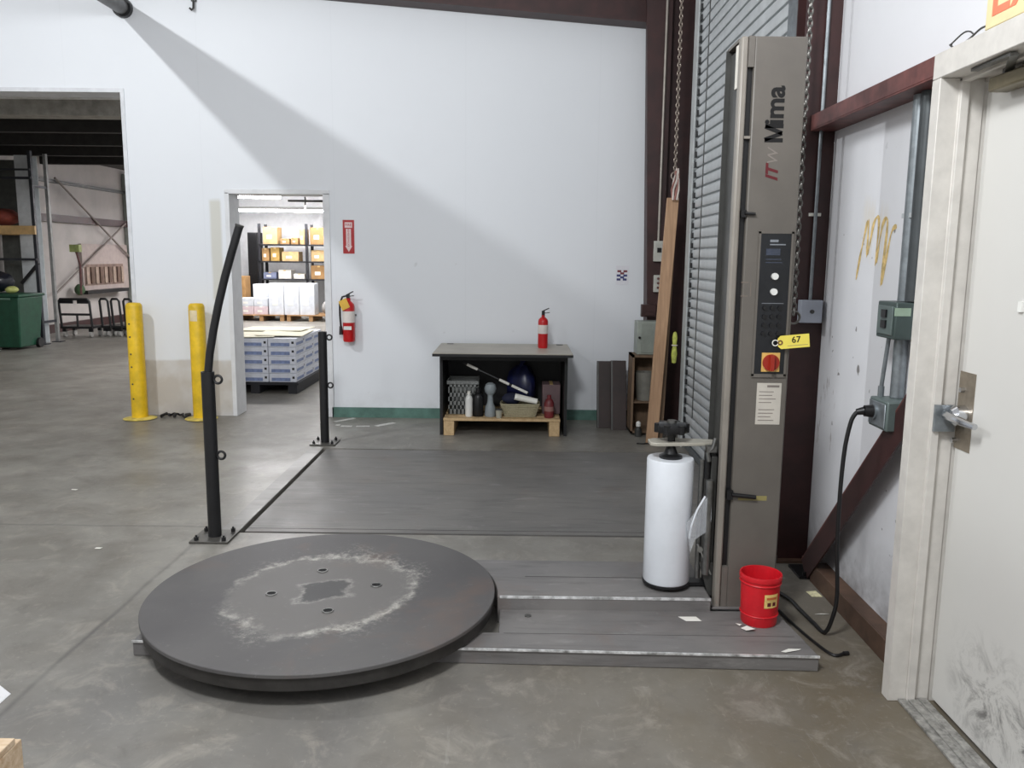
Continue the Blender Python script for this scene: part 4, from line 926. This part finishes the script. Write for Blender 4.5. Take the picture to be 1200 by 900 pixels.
B().cyl((1.487, 3.13, 1.40), (1.487, 3.13, 2.158), .03, n=18).build('conduit_pipe', M('dark_conduit', (70, 74, 76), .45, .4, var=.1), t)
t = T('switch_box', 'dark green grey switch box on the conduit', 'switch box', (1.47, 3.25, 1.25))
B().box(1.415, XW, 3.105, 3.265, 1.255, 1.395).build('box_body', M('dark_green_box', (70, 82, 80), .45, .2, var=.08), t, bevel=.005); B().box(1.409, 1.415, 3.12, 3.25, 1.27, 1.38).build('cover_plate', BOXG, t, bevel=.002)
B().box(1.402, 1.409, 3.165, 3.205, 1.335, 1.365).box(1.402, 1.409, 3.165, 3.205, 1.295, 1.325).build('toggle', BLACKP, t); B().box(1.4095, 1.47, 3.1035, 3.1055, 1.345, 1.375).build('sticker', M('sticker_mint', (150, 170, 150), .5, var=.1), t)
t = T('outlet_box', 'grey outlet box with the machine plug fitted, below switch box', 'outlet box', (1.47, 3.2, .88))
B().box(1.405, XW, 3.09, 3.25, .905, 1.02).build('box_body', BOXG, t, bevel=.006); B().box(1.399, 1.405, 3.10, 3.24, .915, 1.01).build('cover_plate', GALV, t, bevel=.003)
B().cyl((1.44, 3.235, 1.02), (1.44, 3.235, 1.06), .012, n=10).cyl((1.44, 3.235, 1.06), (1.445, 3.215, 1.252), .008, n=10).build('side_conduit', GALV, t)
t = T('power_cord', 'black power cord looping from outlet box down to the machine', 'cord', (1.3, 3.3, 0))
B().tube(cat_rom([(1.35, 3.20, .966), (1.332, 3.205, .952), (1.318, 3.21, .91), (1.305, 3.215, .80), (1.302, 3.22, .62), (1.310, 3.23, .40), (1.326, 3.235, .19), (1.316, 3.24, .09), (1.300, 3.27, .012), (1.285, 3.36, .012), (1.272, 3.50, .012), (1.26, 3.62, .012), (1.20, 3.74, .012), (1.10, 3.72, .014), (1.09, 3.66, .05)]), .0085, 10).build('cord_run', RUBBER, t)
B().cyl((1.397, 3.19, .968), (1.362, 3.195, .968), .026, .022, n=16).cyl((1.362, 3.195, .968), (1.335, 3.2, .962), .016, .012, n=14).build('plug', BLACKP, t); B().cyl((1.399, 3.19, .968), (1.391, 3.19, .968), .032, n=18).build('plug_collar', GALV, t)
t = T('loose_cable', 'thin dark cable lying on the floor by the deck corner', 'cable', (1.25, 3.1, 0))
B().tube(cat_rom([(1.17, 3.60, .008), (1.19, 3.40, .008), (1.225, 3.20, .008), (1.262, 3.08, .008), (1.31, 3.09, .008)]), .006, 6).build('cable_run', RUBBER, t); B().cyl((1.31, 3.09, .008), (1.33, 3.095, .008), .009, n=8).build('cable_end', RUBBER, t)

# exit sign above the personnel door
t = T('exit_sign', 'orange lettered exit sign above the personnel door', 'sign', (1.36, 2.286, 2.206))
B().box(1.338, 1.40, 2.05, 2.522, 2.206, 2.42).build('sign_housing', M('exit_cream', (224, 210, 164), .4, var=.05, emit=.04), t, bevel=.003)
text('EXIT', .205, (1.3374, 2.290, 2.300), (0, -1, 0), (0, 0, 1), 'exit_lettering', M('exit_orange', (240, 120, 90), .4, var=.03, emit=.25), t, bold=.0015, ext=.001)
t = T('loose_wire', 'thin grey wire looping between girt and exit sign', 'wire', (1.36, 2.65, 2.21))
B().tube(cat_rom([(1.39, 2.81, 2.24), (1.36, 2.76, 2.225), (1.352, 2.70, 2.203), (1.35, 2.63, 2.210), (1.352, 2.575, 2.225), (1.345, 2.53, 2.222)]), .003, 6).build('wire_run', GREYD, t); B().tube(cat_rom([(1.36, 2.76, 2.225), (1.356, 2.68, 2.240), (1.356, 2.64, 2.236), (1.35, 2.60, 2.216)]), .0025, 6).build('wire_run', GREYD, t)

# ================================================================== BOTTOM LEFT CORNER
pallet(-2.50, -1.452, 1.25, 2.262, 0, 'wooden pallet whose corner shows at the lower left', 7, wood('pale_pallet', (176, 146, 112), (214, 194, 168), (3, 26, 26)))
t = T('carton', 'white carton on the floor at the left edge of the view', 'box', (-1.95, 2.75, 0))
B().prism([(-2.4, 0), (-1.775, 0), (-1.86, .075), (-2.4, .10)], 2.62, 2.72, 'y').build('box_body', M('white_card', (220, 220, 222), .7, var=.03), t, bevel=.003); B().box(-2.3, -1.95, 2.65, 2.69, .078, .0965).build('tape', PAPER, t)

# ================================================================== STOCKROOM SEEN THROUGH THE DOORWAY
t = T('pallet', 'black plastic pallet under the blue and white cases', 'pallet', (-2.93, 9.8, 0))
BP = M('black_pallet', (26, 27, 32), .6, var=.15)
for x in (-3.40, -2.98, -2.56): B().box(x, x+.1, 9.16, 10.42, 0, .10).build('runner', BP, t)
B().box(-3.42, -2.44, 9.15, 10.43, .10, .128).build('deck', BP, t)
CASEM = M('case_white_blue', (206, 209, 218), .5, var=.06, scale=12); BAND = M('case_blue_band', (118, 132, 168), .5, var=.14, scale=20)
def case(x, y, z, label):
    t = T('case', label, 'case', (x, y, z), 'blue and white cases on the black pallet')
    B().box(x, x+.305, y, y+.405, z, z+.097).build('case_body', CASEM, t, bevel=.006)
    B().box(x+.03, x+.24, y-.0012, y, z+.012, z+.05).box(x+.3049, x+.3062, y+.04, y+.34, z+.02, z+.05).build('printed_band', BAND, t)
    B().box(x+.262, x+.288, y-.0014, y, z+.04, z+.066).box(x+.3049, x+.3064, y+.355, y+.375, z+.045, z+.068).build('hand_hole', BLACKP, t)
    return t
proto = None; rows = ['bottom', 'second', 'middle', 'fourth', 'top']
for k in range(5):
    for i in range(3):
        for j in range(3):
            if k < 4 and not (j == 0 or i == 2): continue
            pos = (-3.395+i*.3105, 9.17+j*.415, .129+k*.0985)
            lb = f"blue and white case, {rows[k]} layer, {('left', 'middle', 'right')[i]} of the {('front', 'middle', 'back')[j]} row, on black pallet"
            if proto is None: proto = case(*pos, lb); p0_ = Vector(pos)
            else: copy_thing(proto, Vector(pos)-p0_, lb)
t = T('cover_sheet', 'cream card sheets covering the blue and white cases', 'sheet', (-2.93, 9.7, .622))
CRM = M('cream_card', (226, 220, 196), .7, var=.05)
B().obox((-3.10, 9.62, .632), (.33, .05, .004), (-.05, .46, .0), (0, 0, .003)).build('sheet', CRM, t); B().obox((-2.72, 9.70, .641), (.26, .03, -.006), (-.03, .40, .0), (0, 0, .003)).build('sheet', CRM, t); B().obox((-2.95, 10.1, .648), (.4, -.02, .004), (.02, .28, .0), (0, 0, .003)).build('sheet', CRM, t)

def carton(x0, x1, y0, y1, z0, z1, label, mat, group, tapem=None):
    t = T('carton', label, 'box', ((x0+x1)/2, (y0+y1)/2, z0), group)
    B().box(x0, x1, y0, y1, z0, z1).build('box_body', mat, t, bevel=.008)
    xm = (x0+x1)/2; B().box(xm-.03, xm+.03, y0-.002, y1+.002, z1-.12*(z1-z0), z1+.002).build('tape', tapem or TAPE, t)
    B().box(x0+.25*(x1-x0), x0+.6*(x1-x0), y0-.003, y0, z0+.3*(z1-z0), z0+.55*(z1-z0)).build('label', PAPER, t)
pallet(-6.55, -5.45, 19.3, 20.3, 0, 'left wooden pallet under white cartons in the stockroom', 6, wood('stock_pallet', (150, 112, 74), (182, 144, 100), (26, 3, 26)))
pallet(-5.38, -4.30, 19.3, 20.3, 0, 'right wooden pallet under white cartons in the stockroom', 6, MATS['stock_pallet'])
PK = M('pinkish_carton', (206, 188, 192), .7, var=.05); BW = M('bluish_carton', (206, 210, 216), .6, var=.05)
for i in range(2):
    carton(-6.48+i*.33, -6.16+i*.33, 19.35, 19.75, .147, .34, 'pinkish carton in the lower row at the left pallet, '+('left one', 'right one')[i], PK, 'pinkish cartons', PAPER)
    carton(-6.48+i*.33, -6.16+i*.33, 19.35, 19.75, .342, .53, 'pale grey carton upon the pinkish cartons, '+('left one', 'right one')[i], BW, 'pale cartons', PAPER)
    carton(-6.30+i*.4, -5.92+i*.4, 19.8, 20.2, .147, .84, 'tall pale carton at the back of left pallet, '+('left one', 'right one')[i], BW, 'tall pale cartons', PAPER)
for i in range(3): carton(-5.80+i*.36, -5.45+i*.36, 19.35, 19.75, .147, .88, ('left', 'middle', 'right')[i]+' one of three tall bluish white cartons on the pallets', BW, 'bluish white cartons', PAPER)
lump('wrapped_bundle', (-4.42, 19.55, .32), (.2, .2, .17), M('grey_wrap', (150, 148, 146), .5, var=.2), 'grey wrapped bundle at the right end of the pallets', 'bundle', 8, 'wrap')
random.seed(4)
carton(-6.92, -6.55, 20.0, 20.4, 0, 1.02, 'tall brown carton left of the white cartons', CARD, None)
t = T('shelving', 'dark steel shelving loaded with cardboard boxes in stockroom', 'shelving', (-5.4, 21.2, 0))
SH = M('shelf_dark', (46, 46, 50), .5, .3, var=.12)
for x in (-6.46, -5.28, -4.1):
    for y in (20.95, 21.5): B().box(x-.03, x+.03, y-.03, y+.03, 0, 2.3).build('upright', SH, t)
for z in (.90, 1.34, 1.76): B().box(-6.5, -4.05, 20.92, 21.53, z, z+.035).build('shelf', SH, t)
t = T('steel_cabinet', 'black steel cabinet at the left end of the shelving', 'cabinet', (-6.62, 21.1, 0))
B().box(-6.76, -6.515, 20.95, 21.4, .1, 2.08).build('cabinet_body', BLACK, t, bevel=.006); B().box(-6.745, -6.53, 20.94, 20.95, .15, 1.06).build('cabinet_door', BLACKP, t); B().box(-6.745, -6.53, 20.94, 20.95, 1.08, 2.03).build('cabinet_door', BLACKP, t)
for lvl, z, items in (('top', 1.796, [(-6.38, -6.02, .42, CARDL), (-5.95, -5.72, .14, CARD), (-5.68, -5.50, .16, CARD), (-5.46, -5.33, .38, CARDL), (-5.20, -4.82, .42, CARD), (-4.78, -4.45, .30, CARDL)]),
                      ('middle', 1.376, [(-6.42, -6.24, .32, CARD), (-6.20, -5.98, .34, M('olive_carton', (168, 136, 72), .8, var=.1)), (-5.92, -5.50, .24, CARDL), (-5.18, -4.86, .28, CARDL), (-4.82, -4.5, .32, CARDL)]),
                      ('bottom', .936, [(-6.40, -6.08, .16, M('blue_grey_carton', (116, 124, 150), .7, var=.08)), (-6.02, -5.70, .22, M('white_carton', (214, 210, 202), .7, var=.05)), (-5.64, -5.36, .13, M('white_carton')), (-5.20, -4.80, .34, CARD), (-4.74, -4.4, .3, CARD)])):
    for i, (x0, x1, h, mt_) in enumerate(items):
        place = ['leftmost', 'second from left', 'third from left', 'fourth from left', 'fifth from left', 'sixth from left'][i]
        carton(x0, x1, 20.98, 21.4, z, z+h, f'carton on the {lvl} shelf of the stockroom shelving, {place}', mt_, f'cartons on the {lvl} shelf')

# ================================================================== NEIGHBOURING BAY SEEN THROUGH THE LARGE OPENING
t = T('storage_rack', 'dark pallet rack with a wooden load beam beyond the opening', 'rack', (-8.4, 14.0, 0))
RK = M('rack_dark', (52, 54, 60), .5, .3, var=.12)
for y in (13.9, 14.35):
    B().box(-8.035, -7.985, y-.03, y+.03, 0, 3.18).build('upright', RK if y < 14 else M('rack_pale', (140, 140, 138), .5, .2, var=.1), t); B().box(-8.08, -7.92, y-.07, y+.07, 0, .012).build('foot_plate', RK, t)
for z in (.35, 2.6): B().box(-8.02, -7.995, 13.93, 14.32, z, z+.04).build('upright_strut', RK, t)

B().box(-8.98, -7.97, 13.82, 13.868, 1.83, 1.97).build('load_beam', M('beam_tan', (206, 170, 116), .6, var=.1), t); B().box(-8.98, -8.36, 14.5, 14.55, 1.83, 1.97).build('load_beam', M('beam_tan'), t)
B().box(-8.98, -7.99, 13.84, 13.868, 1.40, 1.44).build('cross_bar', RK, t); B().box(-8.98, -8.36, 14.56, 14.6, .5, 3.1).build('back_panel', M('rack_shade_grey', (84, 86, 82), .7, var=.12), t); B().box(-8.98, -7.99, 13.84, 13.868, 2.72, 2.76).build('top_bar', RK, t); B().box(-8.98, -7.99, 13.84, 13.868, 2.86, 2.89).build('top_bar', RK, t)  # back_panel is a dark sheet added for the gloom behind the rack
B().beam((-7.99, 13.9, 1.36), (-8.30, 13.9, 1.02), .03, .05).build('knee_brace', BLACK, t)
lump('folded_tarp', (-8.66, 14.15, 2.12), (.26, .28, .14), M('red_brown_tarp', (120, 56, 44), .7, var=.25, scale=6), 'red brown folded tarp lying on the rack beam', 'tarp', 9, 'tarp_folds')
random.seed(21)
t = T('wheeled_bin', 'dark green wheeled waste bin under the storage rack', 'bin', (-8.1, 13.3, 0))
GB = M('bin_green', (28, 74, 54), .45, var=.12)
B().add([(-8.38,13.0,.04),(-7.86,13.0,.04),(-7.86,13.55,.04),(-8.38,13.55,.04),(-8.44,12.95,.84),(-7.80,12.95,.84),(-7.80,13.62,.84),(-8.44,13.62,.84)], [(0,3,2,1),(4,5,6,7),(0,1,5,4),(1,2,6,5),(2,3,7,6),(3,0,4,7)]).build('bin_body', GB, t, bevel=.02)
B().box(-8.47, -7.78, 12.92, 13.65, .84, .885).build('bin_rim', GB, t, bevel=.01); B().box(-8.18, -7.92, 12.915, 12.925, .80, .83).build('lid_label', M('bin_print', (92, 124, 108), .5, var=.1), t)
for x in (-8.40, -7.84): B().cyl((x-.03, 13.5, .08), (x+.03, 13.5, .08), .08, n=16).build('wheel', BLACKP, t)
lump('rubbish_bag', (-8.35, 13.3, 1.07), (.24, .22, .165), M('dark_bag', (24, 26, 36), .35, var=.2), 'black rubbish bag heaped in the green bin', 'bag', 12, 'bag_body')
lump('crumpled_wrap', (-8.02, 13.15, .95), (.09, .09, .055), M('lime_wrap', (180, 184, 110), .6, var=.15), 'crumpled yellow green wrapper on top of the bin', 'wrapper', 14, 'wrap'); random.seed(31)
t = T('wall_rack', 'dark hose rack fixed on the wall post beyond the rack', 'hose rack', (-7.95, 14.85, 1.2))
B().tube([(-7.9, 14.9, 1.62), (-7.86, 14.9, 1.50), (-7.82, 14.9, 1.3), (-7.83, 14.9, 1.0), (-7.84, 14.9, .8)], .02, 8).build('hose', MAROON2, t); B().box(-7.97, -7.80, 14.85, 14.95, 1.55, 1.68).build('bracket', M('bracket_lime', (150, 160, 100), .6, var=.15), t)
# carts
def cart(x, y, label, kind):
    t = T('platform_cart', label, 'cart', (x, y, 0), 'black wheeled carts in the next bay')
    w = .58 if kind == 0 else .17
    B().box(x, x+w, y, y+.45, .16, .20).build('platform', BLACK, t)
    for dx in (.05, w-.05):
        for dy in (.06, .39):
            B().cyl((x+dx-.02, y+dy, .055), (x+dx+.02, y+dy, .055), .055, n=14).build('wheel', M('wheel_grey', (176, 174, 170), .5, var=.06), t); B().box(x+dx-.03, x+dx+.03, y+dy-.03, y+dy+.03, .10, .16).build('caster_fork', BLACKP, t)
    B().tube([(x+.02, y+.02, .2), (x, y, .66), (x+.03, y-.01, .70), (x+w-.05, y-.01, .70), (x+w-.02, y, .66), (x+w, y+.02, .2)], .022, 8).build('handle_frame', BLACK, t)
    if kind == 0:
        B().box(x, x+w, y, y+.03, .40, .44).build('cross_rail', BLACK, t); B().box(x+.02, x+.26, y-.01, y+.02, .62, .70).box(x+.34, x+w-.03, y-.01, y+.02, .62, .70).build('top_pad', BLACKP, t); B().cyl((x+w*.55, y+.01, .2), (x+w*.55, y+.01, .4), .02, n=8).build('centre_post', BLACK, t)
cart(-8.37, 15.1, 'black wheeled cart with a cross rail beyond the opening', 0)
cart(-7.72, 15.3, 'narrow black cart immediately right of the cross railed cart', 1); cart(-7.28, 15.3, 'narrow black cart beside the left bollard', 1); cart(-7.51, 15.3, 'narrow black cart, middle one of the three narrow carts', 1)
t = T('notice_board', 'pinkish grey board with brown slots on the next bay wall', 'board', (-8.9, 18.1, .75))
B().box(-8.99, -8.93, 17.1, 19.1, .75, 1.72).build('board_panel', M('board_pink', (166, 152, 147), .6, var=.05), t)
B().box(-8.935, -8.925, 17.15, 18.85, .86, 1.30).build('recess', M('recess_brown', (120, 100, 90), .7, var=.15), t)
for k in range(9): B().box(-8.93, -8.90, 17.2+k*.19, 17.3+k*.19, .90, 1.24).build('slot', M('slot_brown' if k % 2 else 'slot_pale', (96, 74, 62) if k % 2 else (160, 140, 126), .7, var=.12), t)
B().box(-8.92, -8.75, 16.9, 18.7, .70, .77).build('ledge', BLACK, t)
lump('hanging_cloth', (-8.84, 16.76, .80), (.08, .13, .11), M('green_cloth', (58, 84, 54), .8, var=.2), 'green cloth hanging at the end of the wall ledge', 'cloth', 17, 'cloth')
